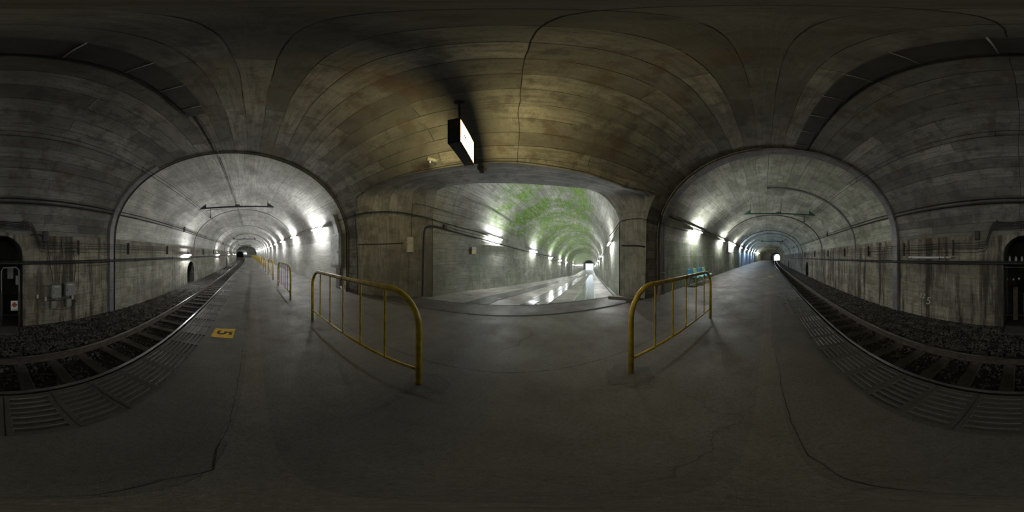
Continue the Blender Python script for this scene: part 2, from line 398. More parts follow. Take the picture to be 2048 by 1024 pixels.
def twall(b,y0,y1,niches=(),inset=0,ledge=True,step=.6,base=-1.66):
    nb=MB() if niches else None
    """track-side wall with arched niches (yc, half width, springing z, crown z, depth)"""
    cuts=[y0]
    def prof(y,zb):
        X=px(y,0,-1,inset); zl=.33
        if ledge: pts=[(X,SPR),(X,zl),(X+.035,zl-.012)]+[(X+.035,z) for z in np.linspace(zl-.03,zb,6)]
        else: pts=[(X,SPR)]+[(X,z) for z in np.linspace(SPR-.03,zb,8)]
        return [Q(x,y,z) for x,z in pts],[(y*S,(z+4)*S) for x,z in pts]
    def patch(ys,zbf):
        R=[];U=[]
        for y in ys: r,u=prof(y,zbf(y)); R.append(r);U.append(u)
        b.grid(R,U)
    cur=y0
    for (yc,h,zs,zt,dep) in sorted(niches):
        if yc-h>cur: patch(np.linspace(cur,yc-h,max(2,int((yc-h-cur)/step)+2)),lambda y:base)
        ang=np.linspace(pi,0,17); pts=[(yc+h*cos(a),zs+(zt-zs)*sin(a)) for a in ang]
        patch([p[0] for p in pts],lambda y:zs+(zt-zs)*sqrt(max(0,1-((y-yc)/h)**2)))
        o=.035 if ledge else 0
        out=[(yc-h,base)]+pts+[(yc+h,base)]
        R=[];U=[]
        for k in np.linspace(0,1,4):
            R.append([Q(px(y,0,-1,inset)+o-dep*k,y,z) for y,z in out]); U.append([(k*dep*S,(i*.15)*S) for i,_ in enumerate(out)])
        nb.grid(R,U)
        bb=len(nb.v); nb.v+=[Q(px(y,0,-1,inset)+o-dep,y,z) for y,z in out]; nb.face(list(range(bb,bb+len(out))))
        cur=yc+h
    patch(np.linspace(cur,y1,max(2,int((y1-cur)/step)+2)),lambda y:base)
    if nb: struct(nb.build('wall_niche',M['niche_dark']))
zA_t=[(-2.75,1.41),(-2.4,1.37),(-1.9,1.33),(-1.17,1.38),(-.53,1.39),(0,1.42),(.58,1.43),(1.21,1.44),(1.79,1.47),(2.6,1.46),(3.08,1.37),(RY1,.98)]
def zA(y): return float(np.interp(y,[p[0] for p in zA_t],[p[1] for p in zA_t]))
def tA(y): return math.asin((zA(y)-SPR)/RISE)
# chamber around the camera
b=MB()
vault(b,np.linspace(RY0,-2.75,4),lambda y:0,pi,56)
vault(b,sorted(set(list(np.linspace(-2.75,RY1,60))+[p[0] for p in zA_t])),tA,pi,50)
# wedge between y=RY1 and the oblique joint ring
R=[];U=[]
for k in np.linspace(0,1,4):
    r=[];u=[]; xc,a=section(RY1)
    for i in range(30):
        t=(pi/2)*i/29; x=xc+a*cos(t); z=SPR+RISE*sin(t); yy=RY1+k*.165*max(0,x+.45)
        r.append((x*S,yy*S,(z+g(RY1)+1)*S)); u.append((yy*S,t*2.55*S))
    R.append(r);U.append(u)
b.grid(R,U)
struct(b.build('ceiling',M['con']))
b=MB(); pwall(b,np.linspace(RY0,-2.75,4))
R=[];U=[]
for k in np.linspace(0,1,3):
    zs=list(np.linspace(-1.06,SPR,8)); X=px(RY1,0,1); yy=RY1+k*.165*(X+.45)
    R.append([(X*S,yy*S,(z+g(RY1)+1)*S) for z in zs]); U.append([(yy*S,(z+4)*S) for z in zs])
b.grid(R,U)
struct(b.build('wall_platform_side',M['con']))
b=MB(); twall(b,RY0,RY1,[(.02,.46,.0,.44,.95)],ledge=False,step=.3)
struct(b.build('wall_track_side',M['wall_stain']))
# left tunnel beyond the ring, right tunnel beyond the ring
ysL=list(np.linspace(RY1,10,16))+list(np.linspace(11,YB1,34))
ysR=list(np.linspace(RY0,-10,10))+list(np.linspace(-11,YB0,36))
IN=.035
b=MB(); vault(b,ysL,lambda y:0,pi,40,IN); struct(b.build('ceiling',M['con_left']))
b=MB(); pwall(b,ysL,IN); struct(b.build('wall_platform_side',M['white']))
b=MB(); twall(b,RY1,YB1,[(8.35,.5,-.95,-.38,.6),(22,.5,-.95,-.38,.6)],IN); struct(b.build('wall_track_side',M['wall_stain_l']))
b=MB(); vault(b,ysR,lambda y:0,pi,40,IN); struct(b.build('ceiling',M['con_right']))
blue=[-16.4,-31.0]
b=MB(); pwall(b,[y for y in ysR if y>=blue[0]]+[blue[0]],IN); pwall(b,np.linspace(blue[1],YB0,20),IN); struct(b.build('wall_platform_side',M['wall_right']))
b=MB(); pwall(b,np.linspace(blue[0],blue[1],8),IN); struct(b.build('wall_platform_side',M['blue_wall']))
b=MB(); twall(b,YB0,RY0,[(-13.4,.45,-.95,-.42,.6),(-26,.45,-.95,-.42,.6)],IN); struct(b.build('wall_track_side',M['wall_stain']))
# end walls with single-track bores
def bore_prof(xc,half,zs,rise,n=22,base=-1.7):
    return [(xc-half,base)]+[(xc+half*cos(a),zs+rise*sin(a)) for a in np.linspace(pi,0,n)]+[(xc+half,base)]
def end_wall(y,xc,half,zs,rise,mat):
    b=MB(); inner=bore_prof(xc,half,zs,rise)
    xm,a=section(y); a+=.4
    outer=[(xm-a,-1.7)]+[(xm+a*cos(t),SPR+(RISE+.4)*sin(t)) for t in np.linspace(pi,0,22)]+[(xm+a,-1.7)]
    R=[];U=[]
    for k in np.linspace(0,1,5):
        R.append([((p[0]*(1-k)+q[0]*k)*S,y*S,(p[1]*(1-k)+q[1]*k+g(y)+1)*S) for p,q in zip(inner,outer)])
        U.append([(r[0],r[2]) for r in R[-1]])
    b.grid(R,U,sm=False); return struct(b.build('wall_end',mat))
def bore(y0,y1,xcf,half,zs,rise,mat,n=24):
    b=MB();R=[];U=[]
    for y in np.linspace(y0,y1,n):
        pr=bore_prof(xcf(y),half,zs,rise); R.append([(x*S,y*S,(z+g(y)+1)*S) for x,z in pr]); U.append([(y*S,i*.3) for i,_ in enumerate(pr)])
    b.grid(R,U); return struct(b.build('ceiling_bore',mat))
end_wall(YB1,track_x(YB1),1.75,.0,1.45,M['bore']); bore(YB1,85,track_x,1.75,.0,1.45,M['bore'])
end_wall(YB0,track_x(YB0),1.6,.0,1.5,M['con_right']); bore(YB0,-90,track_x,1.6,.0,1.5,M['bore'])
b=MB(); xm=track_x(85); b.box((xm*S,85.05*S,2.0),(8,.2,9)); struct(b.build('wall_end',M['black']))
# stepped thicker rings near the right-hand end and on the left
def ring(y,w,th,mat,name,label,cat,z0t=-1.6,z0p=-1.0,off=0,inset=IN,t0=0,t1=pi,group=None):
    b=MB()
    def prof(ins):
        xc,a=section(y); a2=a-ins; bb=RISE-ins; pts=[]
        if t0<=0: pts+= [(xc+a2,z) for z in np.linspace(z0p,SPR,5)[:-1]]
        for t in np.linspace(max(0,t0),min(pi,t1),40): pts.append((xc+a2*cos(t),SPR+bb*sin(t)))
        if t1>=pi: pts+= [(xc-a2,z) for z in np.linspace(SPR,z0t,6)[1:]]
        return pts
    A=prof(inset+off); B_=prof(inset+off+th); R=[]
    for pr,yy in ((A,y-w/2),(B_,y-w/2),(B_,y+w/2),(A,y+w/2)): R.append([(x*S,ysh(yy,x)*S,(z+g(y)+1)*S) for x,z in pr])
    # separate rows so edges stay sharp
    for i in range(3): b.grid([R[i],R[i+1]],sm=False)
    o=b.build(name,mat); tag(o,label,cat,group); return o
# ------------------------------------------------------------------ junction opening (flared lintel and rounded corners)
ctl_A=[(px(RY1,-1,1),RY1,-1.06),(px(RY1,.4,1),RY1,.40),(px(RY1,.98,1),RY1,.98),(0,3.08,1.37),(0,2.6,1.46),(0,1.79,1.47),(0,1.21,1.44),(0,.58,1.43),(0,0,1.42),(0,-.53,1.39),(0,-1.17,1.38),(0,-1.9,1.33),(0,-2.4,1.37),(0,-2.75,1.41),(0,-2.75,1.1),(0,-2.75,.85),(0,-2.75,-1.06)]
ctl_A=[(px(y,z,1),y,z) for x,y,z in ctl_A]
ctl_A[1]=(ctl_A[1][0],RY1,.40)
ctl_M=[(3.05,2.52,-1.06),(3.05,2.52,.4),(3.03,2.5,.98),(2.9,2.36,1.38),(2.8,2.15,1.53),(2.72,1.6,1.56),(2.72,.95,1.54),(2.72,.4,1.52),(2.72,-.1,1.50),(2.72,-.6,1.48),(2.72,-1.18,1.48),(2.72,-1.8,1.46),(2.72,-2.2,1.44),(2.7,-2.48,1.36),(2.73,-2.60,1.1),(2.76,-2.66,.88),(2.76,-2.68,-1.06)]
ctl_B=[(3.5,1.86,-1.06),(3.5,1.86,.4),(3.5,1.86,.92),(3.42,1.82,1.42),(3.32,1.65,1.57),(3.25,1.3,1.60),(3.25,.65,1.59),(3.25,.1,1.555),(3.25,-.4,1.545),(3.25,-.85,1.545),(3.25,-1.32,1.565),(3.25,-1.69,1.57),(3.25,-1.95,1.515),(3.25,-2.16,1.40),(3.24,-2.38,1.17),(3.2,-2.49,.9),(3.2,-2.49,-1.06)]
def crom(P_,m):
    P_=[np.array(p,float) for p in P_]; out=[]
    for i in range(len(P_)-1):
        p0=P_[max(0,i-1)];p1=P_[i];p2=P_[i+1];p3=P_[min(len(P_)-1,i+2)]
        for k in range(m):
            t=k/m; out.append(.5*((2*p1)+(-p0+p2)*t+(2*p0-5*p1+4*p2-p3)*t*t+(-p0+3*p1-3*p2+p3)*t**3))
    out.append(P_[-1]); return out
def loft_rows(lo,hi,lin_=False,m=4):
    A=ctl_A[lo:hi]; Mx=ctl_M[lo:hi]; B_=ctl_B[lo:hi]; rows=[]
    for k in range(13):
        t=k/12; pts=[]
        for a,mm,bb in zip(A,Mx,B_):
            a,mm,bb=map(np.array,(a,mm,bb)); c=2*mm-.5*(a+bb); pts.append(a*(1-t)**2+2*c*t*(1-t)+bb*t*t)
        if lin_:
            o=[]
            for i in range(len(pts)-1):
                for q in range(m): o.append(pts[i]+(pts[i+1]-pts[i])*q/m)
            pts=o+[pts[-1]]
        else: pts=crom(pts,m)
        rows.append(pts)
    return rows
def jpiece(lo,hi,name,mat,uvs=1,lin_=False):
    rows=loft_rows(lo,hi,lin_); b=MB(); R=[];U=[]
    for k,r in enumerate(rows):
        L=0;u=[]
        for i,p in enumerate(r):
            if i: L+=float(np.linalg.norm(p-r[i-1]))
            u.append((L*S,k*.09*S) if uvs==1 else (k*.13*S,L*S))
        R.append([(p[0]*S,p[1]*S,(p[2]+1)*S) for p in r]);U.append(u)
    b.grid(R,U); return struct(b.build(name,mat))
jpiece(0,3,'wall_corner_left',M['con_corner'],2,True)
jpiece(2,15,'ceiling_lintel',M['con_lip'])
jpiece(14,17,'wall_corner_pillar',M['con_corner'],2,True)
# ------------------------------------------------------------------ side passage
AX=radians(28.1); ca,sa=cos(AX),sin(AX)
SL1,SK,SL2,SEND=-.0923,30.0,-.055,68.0
S0=3.2
NL,NR=3.28,-.68
NC=(NL+NR)/2; NH=(NL-NR)/2
def pz(s):
    if s<S0: return -1.0
    z=-1+SL1*(min(s,SK)-S0)
    if s>SK: z+=SL2*(s-SK)
    return z
def PS(s,n,h):   # distance along, left offset, height above passage floor
    x=s*ca+n*sa; y=-s*sa+n*ca
    return (x*S,y*S,(pz(s)+h+1)*S)
LSP,PR=1.87,1.86
def s_start(n):
    X=3.25 if n<2.9 else 3.25+.25*min(1,(n-2.9)/.3)
    return (X-n*sa)/ca
def pstations(n):
    s0=s_start(n); return [s0+(SEND-s0)*(k/70)**1.5 for k in range(71)]
def pstrip(b,prof,uoff=0):
    """prof: list of (n,h,arc length)"""
    cols=[pstations(n) for n,h,l in prof]
    R=[];U=[]
    for k in range(71):
        R.append([PS(cols[i][k],n,h) for i,(n,h,l) in enumerate(prof)]); U.append([(cols[i][k]*S,l*S) for i,(n,h,l) in enumerate(prof)])
    b.grid(R,U)
b=MB(); pstrip(b,[(NL,h,h) for h in np.linspace(-.1,LSP,8)]); struct(b.build('wall_passage_left',M['wall_pass']))
b=MB(); pstrip(b,[(NC+NH*cos(t),LSP+PR*sin(t),t*2.0+LSP) for t in np.linspace(0,pi,46)]); struct(b.build('ceiling_passage',M['con_pass']))
b=MB(); pstrip(b,[(NR,h,h) for h in np.linspace(-.1,LSP,8)]); struct(b.build('wall_passage_right',M['wall_pass']))
# headwall closing the gap above the lintel edge
b=MB(); R=[];
lipc=crom(ctl_B[2:16],6)
m_=len(lipc); top=[]
for i in range(m_):
    t=pi*i/(m_-1); n=NC+NH*cos(t); s_=s_start(n); q=PS(s_,n,LSP+PR*sin(t)); top.append((q[0]/S,q[1]/S,q[2]/S-1))
R=[[(p[0]*S,p[1]*S,(p[2]+1)*S) for p in lipc],[((p[0]*.5+q[0]*.5)*S,(p[1]*.5+q[1]*.5)*S,(p[2]*.5+q[2]*.5+1)*S) for p,q in zip(lipc,top)],[(q[0]*S,q[1]*S,(q[2]+1)*S) for q in top]]
b.grid(R,[[(i*.2,k*.4) for i in range(m_)] for k in range(3)]); struct(b.build('wall_above_lintel',M['con_lip']))
# ------------------------------------------------------------------ floors
# platform
def xplat_end(y):   # where the platform meets the wall
    return px(y,-1,1,0)+.05
SLABW=.363
b=MB(); R=[];U=[]
ys=list(np.linspace(YB0,-3.5,70))+list(np.linspace(-3.25,4,40))+list(np.linspace(4.3,YB1,70))
for y in ys:
    x0=xe(y)+SLABW; x1=xplat_end(y)
    if -2.9<y<RY1: x1=2.575
    r=[PG(x0+(x1-x0)*k/10,y,-1) for k in range(11)]; R.append(r)
b.grid(R,sm=False); plat=struct(b.build('floor_platform',M['floor']))
# platform edge wall and underside
b=MB()
R=[[PG(xe(y)+.02,y,-1.0),PG(xe(y)+.02,y,-1.12),PG(xe(y)+.10,y,-1.13),PG(xe(y)+.10,y,-1.75)] for y in ys]
b.grid(R,sm=False)
for ye in (YB0,): pass
struct(b.build('wall_platform_edge',M['bore']))
b=MB()   # threshold between the two drains
def W(x,y,z): return (x*S,y*S,(z+1)*S)
thr=[(2.615,3.2,-.99),(3.165,2.4,-.99),(3.22,1.96,-.985),(3.19,1.0,-.985),(3.2,0,-.985),(3.2,-1,-.985),(3.25,-1.8,-.985),(3.24,-2.4,-.985)]
# left bit behind the fence up to the rounded corner, then the dark strip
R=[]
for y in np.linspace(-2.72,3.42,50):
    x0=2.575; x1=float(np.interp(y,[-2.72,-2.5,-2.3,1.9,2.5,3.0,3.42],[2.80,3.22,3.2,3.2,3.1,2.85,2.62]))
    R.append([W(x0,y,-1.0),W(x0+.02,y,-1.02),W(x0+.045,y,-1.02),W(x0+.05,y,-1.0)]+[W(x0+.05+(max(x1,x0+.06)-x0-.05)*k/4,y,-1.0) for k in (1,2,3,4)])
b.grid(R,sm=False); struct(b.build('floor_threshold',M['patch']))
# passage floor
b=MB()
def fstrip(n0,n1,dz,s1=SEND,k_=70,x0=3.2):
    R=[]
    for k in range(k_+1):
        row=[]
        for n in np.linspace(n0,n1,5):
            s0=(x0-n*sa)/ca; s=s0+(s1-s0)*(k/k_)**1.5; row.append(PS(s,n,dz))
        R.append(row)
    b.grid(R,sm=False)
fstrip(NR-.02,NL+.1,-.004); struct(b.build('floor_passage',M['pfloor']))
b=MB()
b.grid([[W(3.12,1.86+.7*(1-k/6)*0+0,-1.0) for _ in (0,)]+[W(3.6,1.86+.0,-1.0)] for k in range(2)])
bb=[(3.0,2.6),(2.6,3.42),(3.2,-2.6),(3.7,-2.6),(3.7,1.9),(3.2,2.2)]
b.f=[];b.v=[];b.mi=[];b.uv=[];b.smooth=[]
b.add([W(2.55,3.6,-1.006),W(2.55,-2.9,-1.006),W(3.3,-2.9,-1.006),W(3.3,1.2,-1.006),W(4.0,1.0,-1.006),W(4.0,2.6,-1.006),W(3.2,3.6,-1.006)],[(0,1,2,3,4,5,6)])
struct(b.build('floor_junction',M['patch']))
# cover plates and bright rails in the passage floor
def band(n0,n1,dz,th,s1,name,mat,x0=3.21,label=None,cat=None,group=None):
    b=MB(); R=[]
    for k in range(41):
        row=[]
        for n,h in ((n0,dz-th),(n0,dz),(n1,dz),(n1,dz-th)):
            s0=(x0-n*sa)/ca; s=s0+(s1-s0)*(k/40)**1.4; row.append(PS(s,n,h))
        R.append(row)
    b.grid(R,sm=False); o=b.build(name,mat)
    tag(o,label,cat,group); return o
for n0,n1,lab in ((-.07,.40,'wet metal cover strip running down the passage floor nearest the right-hand wall'),(.88,1.36,'wet metal cover strip running down the middle of the passage floor'),(1.95,2.38,'dull wet metal cover strip running down the passage floor nearest the left-hand wall')):
    o=band(n0,n1,.006,.02,29.6,'floor_cover_strip',M['plate'],label=lab,cat='floor cover',group='cover strips in the passage floor')
    if n0<1.9:
        for n in (n0,(n0+n1)/2,n1):
            r=band(n-.011,n+.011,.014,.03,29.6,'edge_rail',M['edge_metal']); r.parent=o
# kerbs along the passage walls
o=band(NR+.02,NR+.10,.045,.06,SEND-.5,'kerb',M['con_lip'],3.0); struct(o); o.name='trim_1'
del o['kind']; struct(o)
b=MB(); b.box((2.9*S,-2.32*S,.035),(.95,.14,.09),radians(40),.01); o=b.build('kerb_stone',M['con_lip']); tag(o,'dark corner kerb block at the foot of the rounded concrete pillar','kerb')
# narrow long steel drain segments across the threshold
b=MB()
R=[]
for y in np.linspace(-2.1,3.2,30): R.append([W(2.56,y,-.9985),W(2.60,y,-.9985)])
b.grid(R,sm=False); tag(b.build('drain_slot',M['black']),'narrow black drain slot across the platform in front of the side passage','drain')
b=MB(); R=[]
for y in np.linspace(-2.35,1.95,30): R.append([W(3.185,y,-.9975),W(3.215,y,-.9975)])
b.grid(R,sm=False); tag(b.build('drain_slot',M['black']),'narrow black drain slot at the foot of the sloping passage floor','drain')
# ---- trackbed
b=MB(); R=[]
ys2=list(np.linspace(-88,-12,60))+list(np.linspace(-11.5,12,60))+list(np.linspace(13,84,60))
for y in ys2:
    x1=xe(y)+.12; t=track_x(y); x0=px(y,0,-1,0)-.06 if YB0<=y<=YB1 else t-1.9
    if -.44<y<.48: pass
    zz=[-1.60,-1.60,-1.645,-1.645,-1.645,-1.67,-1.70]; xs=[x0,t-1.05,t-.72,t,t+.6,x1-.2,x1+ (1.8 if not YB0<=y<=YB1 else 0)]
    R.append([PG(x,y,z) for x,z in zip(xs,zz)])
b.grid(R,sm=True); struct(b.build('floor_trackbed',M['ballast_bed']))
# ballast stones (uncountable)
b=MB()
ico=[]; ph=(1+5**.5)/2
V0=np.array([(-1,ph,0),(1,ph,0),(-1,-ph,0),(1,-ph,0),(0,-1,ph),(0,1,ph),(0,-1,-ph),(0,1,-ph),(ph,0,-1),(ph,0,1),(-ph,0,-1),(-ph,0,1)])/1.9
F0=[(0,11,5),(0,5,1),(0,1,7),(0,7,10),(0,10,11),(1,5,9),(5,11,4),(11,10,2),(10,7,6),(7,1,8),(3,9,4),(3,4,2),(3,2,6),(3,6,8),(3,8,9),(4,9,5),(2,4,11),(6,2,10),(8,6,7),(9,8,1)]
NS=26000
allv=[];allf=[]
for i in range(NS):
    y=float(rng.normal(0,5.2)) if rng.random()<.8 else float(rng.uniform(-22,22))
    if abs(y)>24: continue
    t=track_x(y); w0=px(y,0,-1,0)+.05
    r=rng.random()
    if r<.62: x=rng.uniform(w0,t-.60); z=-1.60 if x<t-1.0 else -1.63
    elif r<.9: x=rng.uniform(t-.66,t+.66); z=-1.645
    else: x=rng.uniform(t+.6,xe(y)+.05); z=-1.66
    if r>=.62:
        if abs(((y/.42)%1)-.5)<.3: pass
    s_=rng.uniform(.010,.026)
    R3=rng.normal(size=(3,3)); q,_=np.linalg.qr(R3)
    vv=(V0*rng.uniform(.65,1.25,(12,1)))@q*np.array([1.2,1,.75])*s_+np.array([x,y,z+g(y)+s_*.25+rng.uniform(0,.012)])
    vv=(vv+np.array([0,0,1]))*S
    k=len(allv)*12
    allv.append(vv); allf.append(np.array(F0)+k)
me=bpy.data.meshes.new('track_ballast'); me.from_pydata(np.concatenate(allv).tolist(),[],np.concatenate(allf).tolist()); me.materials.append(M['stone'])
o=bpy.data.objects.new('track_ballast',me); col.objects.link(o)
tag(o,'loose dark grey ballast stones filling the trackbed along the far wall','ballast',kind='stuff')
# sleepers
ZR=-1.5
b=MB(); b.box((0,0,0),(2.05,.22,.12),0,.02); 
sl=b.build('railway_sleeper',M['sleeper'])
def place_sleeper(o,y,lab):
    dx=(track_x(y+.3)-track_x(y-.3))/.6
    o.location=PG(track_x(y),y,ZR-.148); o.rotation_euler=(0,0,-math.atan(dx))
    tag(o,lab,'railway sleeper','sleepers under the rails')
cls=[]
for sx in (-.643,-.443,.443,.643):
    b=MB(); b.box((sx,0,.072),(.07,.12,.03),0,.008); cls.append(b.build('rail_clip',M['rust'],sl))
first=True; near=[]
cnt=0
for k in range(-110,118):
    y=.17*1.5+.425*k
    if y<-47 or y>49: continue
    if first: o=sl; first=False
    else:
        o=sl.copy(); col.objects.link(o)
        if abs(y)<9:
            for q in cls:
                c=q.copy(); col.objects.link(c); c.parent=o
    place_sleeper(o,y,'weathered dark sleeper under the two rails, bedded in ballast'); cnt+=1
# rails
def rail(off,label):
    prof=[(-.046,0),(.046,0),(.046,.008),(.009,.022),(.009,.078),(.023,.084),(.024,.10),(.018,.104),(-.018,.104),(-.024,.10),(-.023,.084),(-.009,.078),(-.009,.022),(-.046,.008)]
    b=MB(); ysr=list(np.linspace(-86,-12,70))+list(np.linspace(-11.6,12,60))+list(np.linspace(12.5,82,70)); R=[]
    for y in ysr: R.append([PG(track_x(y)+off+a,y,ZR-.104+z) for a,z in prof])
    n=len(prof); bse=len(b.v)
    for r in R: b.v+=r
    for i in range(len(R)-1):
        for k in range(n):
            b.cur=1 if k in (6,7,8) else 0
            b.face((bse+i*n+k,bse+i*n+(k+1)%n,bse+(i+1)*n+(k+1)%n,bse+(i+1)*n+k))
    o=b.build('rail',[M['rust'],M['railtop']]); tag(o,label,'rail')
rail(.362,'polished steel rail next to the platform edge'); rail(-.362,'polished steel rail on the far side of the track next to the ballast bank')
# ---- grooved edge slabs : heightfield with slots
b=MB()
SL=.2565; ng=7
xl=[0,.018]; groove=[]
pitch=(SLABW-.05)/ng
for k in range(ng):
    c0=.025+pitch*(k+.5); w=.014; xl+= [c0-w,c0-w+.004,c0+w-.004,c0+w]; groove.append((len(xl)-3,len(xl)-2))
xl+=[SLABW-.004,SLABW]
yl=[.0018,.026,.030,SL-.030,SL-.026,SL-.0018]
y=-50.0; k0=0
deep={i for p in groove for i in p}
while y<49:
    near_=abs(y)<20
    R=[]
    jz=random.uniform(-.002,.002); d=random.choice([.003,.005,.008,.011]) if near_ else .012
    if near_:
        for j,yy in enumerate(yl):
            R.append([PG(xe(y+yy)+a,y+yy,-1+jz-(d if (i in deep and j in (2,3)) else 0)) for i,a in enumerate(xl)])
    else:
        for yy in (.006,SL-.006): R.append([PG(xe(y+yy)+a,y+yy,-1+jz) for a in (0,SLABW/2,SLABW)])
    b.grid(R,sm=False); y+=SL
o=b.build('floor_edge_slabs',M['slab']); struct(o)
b=MB(); R=[[PG(xe(y),y,-1.012),PG(xe(y)+SLABW,y,-1.012)] for y in ys]; b.grid(R,sm=False); struct(b.build('floor_edge_bed',M['patch']))
b=MB(); R=[[PG(xe(y)-.0,y,-.997),PG(xe(y)-.0,y,-1.06),PG(xe(y)+.03,y,-1.07)] for y in ys]; b.grid(R,sm=False); struct(b.build('trim_2',M['slab']))
# ---- cracks, joints and patches in the platform
def ribbon(pts,w,z,name,mat,jag=0,n=1):
    b=MB(); out=[]
    for i in range(len(pts)-1):
        L=math.dist(pts[i],pts[i+1]); m_=max(1,int(L/.06)) if jag else 1
        for k in range(m_):
            t=k/m_; out.append((pts[i][0]*(1-t)+pts[i+1][0]*t+random.uniform(-jag,jag),pts[i][1]*(1-t)+pts[i+1][1]*t+random.uniform(-jag,jag)))
    out.append(pts[-1]); R=[]
    for i,p in enumerate(out):
        a=out[max(0,i-1)]; c=out[min(len(out)-1,i+1)]; dx,dy=c[0]-a[0],c[1]-a[1]; l=math.hypot(dx,dy)+1e-9
        ww=w*(random.uniform(.4,1.3) if jag else 1)/2
        R.append([PG(p[0]-dy/l*ww,p[1]+dx/l*ww,z),PG(p[0]+dy/l*ww,p[1]-dx/l*ww,z)])
    b.grid(R,sm=False); return b.build(name,mat,plat)
def strip_mesh(x0f,x1f,y0,y1,z,name,mat,n=20):
    b=MB(); b.grid([[PG(x0f(y),y,z),PG((x0f(y)+x1f(y))/2,y,z),PG(x1f(y),y,z)] for y in np.linspace(y0,y1,n)],sm=False); return b.build(name,mat,plat)
# ---- unseen shell added around the tunnels (keeps daylight out except at the real openings)
def light_block_shell():
    b=MB(); ZL,ZH=-16.0,26.0
    def f_main(): 
        x0,x1=-40.0,70.0; y=-134.0; xc=track_x(-89.3); inn=[(x*S,(z+g(-89.3)+1)*S) for x,z in bore_prof(xc,1.6,.0,1.5)]
        n=len(inn); out=[]
        for i in range(n):
            t=i/(n-1)
            if t<.3: out.append((x0,ZL+(ZH-ZL)*t/.3))
            elif t<.7: out.append((x0+(x1-x0)*(t-.3)/.4,ZH))
            else: out.append((x1,ZH-(ZH-ZL)*(t-.7)/.3))
        b.grid([[(x,y,z) for x,z in inn],[(x,y,z) for x,z in out]],sm=False)
        b.add([(inn[0][0],y,inn[0][1]),(inn[-1][0],y,inn[-1][1]),(x1,y,ZL),(x0,y,ZL)],[(0,1,2,3)])
    f_main()
    s_=SEND-.6
    inn=[(NR,-.02)]+[(NC+NH*cos(t),LSP+PR*sin(t)) for t in np.linspace(pi,0,21)]+[(NL,-.02)]
    n0,n1=-20.0,25.0; n=len(inn); out=[]
    def zz(h): return (pz(s_)+h+1)*S
    def pt(nn,z): return ((s_*ca+nn*sa)*S,(-s_*sa+nn*ca)*S,z)
    for i in range(n):
        t=i/(n-1)
        if t<.3: out.append((n0,ZL+(ZH-ZL)*t/.3))
        elif t<.7: out.append((n0+(n1-n0)*(t-.3)/.4,ZH))
        else: out.append((n1,ZH-(ZH-ZL)*(t-.7)/.3))
    b.grid([[pt(a,zz(h)) for a,h in inn],[pt(a,z) for a,z in out]],sm=False)
    b.add([pt(NR,zz(-.02)),pt(NL,zz(-.02)),pt(n1,ZL),pt(n0,ZL)],[(0,1,2,3)])
    C=pt(n0,0);D=pt(n1,0)
    plan=[(-40,-134),(70,-134),(C[0],C[1]),(D[0],D[1]),(60,134),(-40,134)]
    for i,j in ((1,2),(3,4),(4,5),(5,0)):
        a,c=plan[i],plan[j]; b.add([(a[0],a[1],ZL),(c[0],c[1],ZL),(c[0],c[1],ZH),(a[0],a[1],ZH)],[(0,1,2,3)])
    for z in (ZL,ZH): b.add([(x,y,z) for x,y in plan],[tuple(range(6))])
    struct(b.build('wall_light_block',M['ballast_bed']))
light_block_shell()
# close the small steps between chamber and inset linings
b=MB()
for y in (RY0,RY1):
    for side in (0,1):
        pass
    def sec(ins):
        xc,a=section(y); a2=a-ins; bb=RISE-ins
        pts=[(xc+a2,z) for z in np.linspace(-1.7,SPR,8)[:-1]]+[(xc+a2*cos(t),SPR+bb*sin(t)) for t in np.linspace(0,pi,60)]+[(xc-a2,z) for z in np.linspace(SPR,-1.7,8)[1:]]
        return [(x*S,ysh(y,x)*S,(z+g(y)+1)*S) for x,z in pts]
    b.grid([sec(-.06),sec(IN+.002)],sm=False)
struct(b.build('trim_4',M['con']))
# floors inside the niches
b=MB()
for yc,h,dep in ((.02,.46,.95),(8.35,.5,.6),(22,.5,.6),(-13.4,.45,.6),(-26,.45,.6)):
    X=px(yc,0,-1,0)+.12
    b.add([PG(X,yc-h-.05,-1.605),PG(X,yc+h+.05,-1.605),PG(X-dep-.2,yc+h+.05,-1.605),PG(X-dep-.2,yc-h-.05,-1.605)],[(0,1,2,3)])
struct(b.build('floor_niche',M['ballast_bed']))
strip_mesh(lambda y:-.075+(xe(y)-xe(0))*.25,lambda y:.055+(xe(y)-xe(0))*.25,-30,26,-.9992,'repair_strip',M['strip'],80)
ribbon([(-.10,-3.5),(-.043,-1.76),(-.08,-1.26),(-.083,-.8),(-.09,-.43),(-.097,-.2),(-.097,0),(-.092,.05),(-.105,.17),(-.071,.25),(-.10,.39),(-.102,.67),(-.118,1.3),(-.128,1.7),(-.14,3.4)],.0035,-.9985,'crack',M['ink'],.006)
ribbon([(1.30,-9.5),(1.32,-8.5),(1.2,-3.7),(1.22,-2.9),(1.2,-1.8),(1.165,-1.0),(1.15,0),(1.16,.8),(1.15,1.36),(1.12,2.0),(1.12,2.8),(1.07,3.75),(.95,7),(.8,12)],.007,-.9985,'expansion_joint',M['ink'],.003)
for y in (-19,-15.6,-12.1,-8.6,-5.1,-1.63,1.85,5.3,8.8,12.3,15.8,19.3):
    x1=px(y,-1,1)-.05 if abs(y)>3.4 else 2.56
    ribbon([(.40,y+.02),(1.15,y-.01),(x1,y)],.006,-.9985,'expansion_joint',M['ink'],.003)
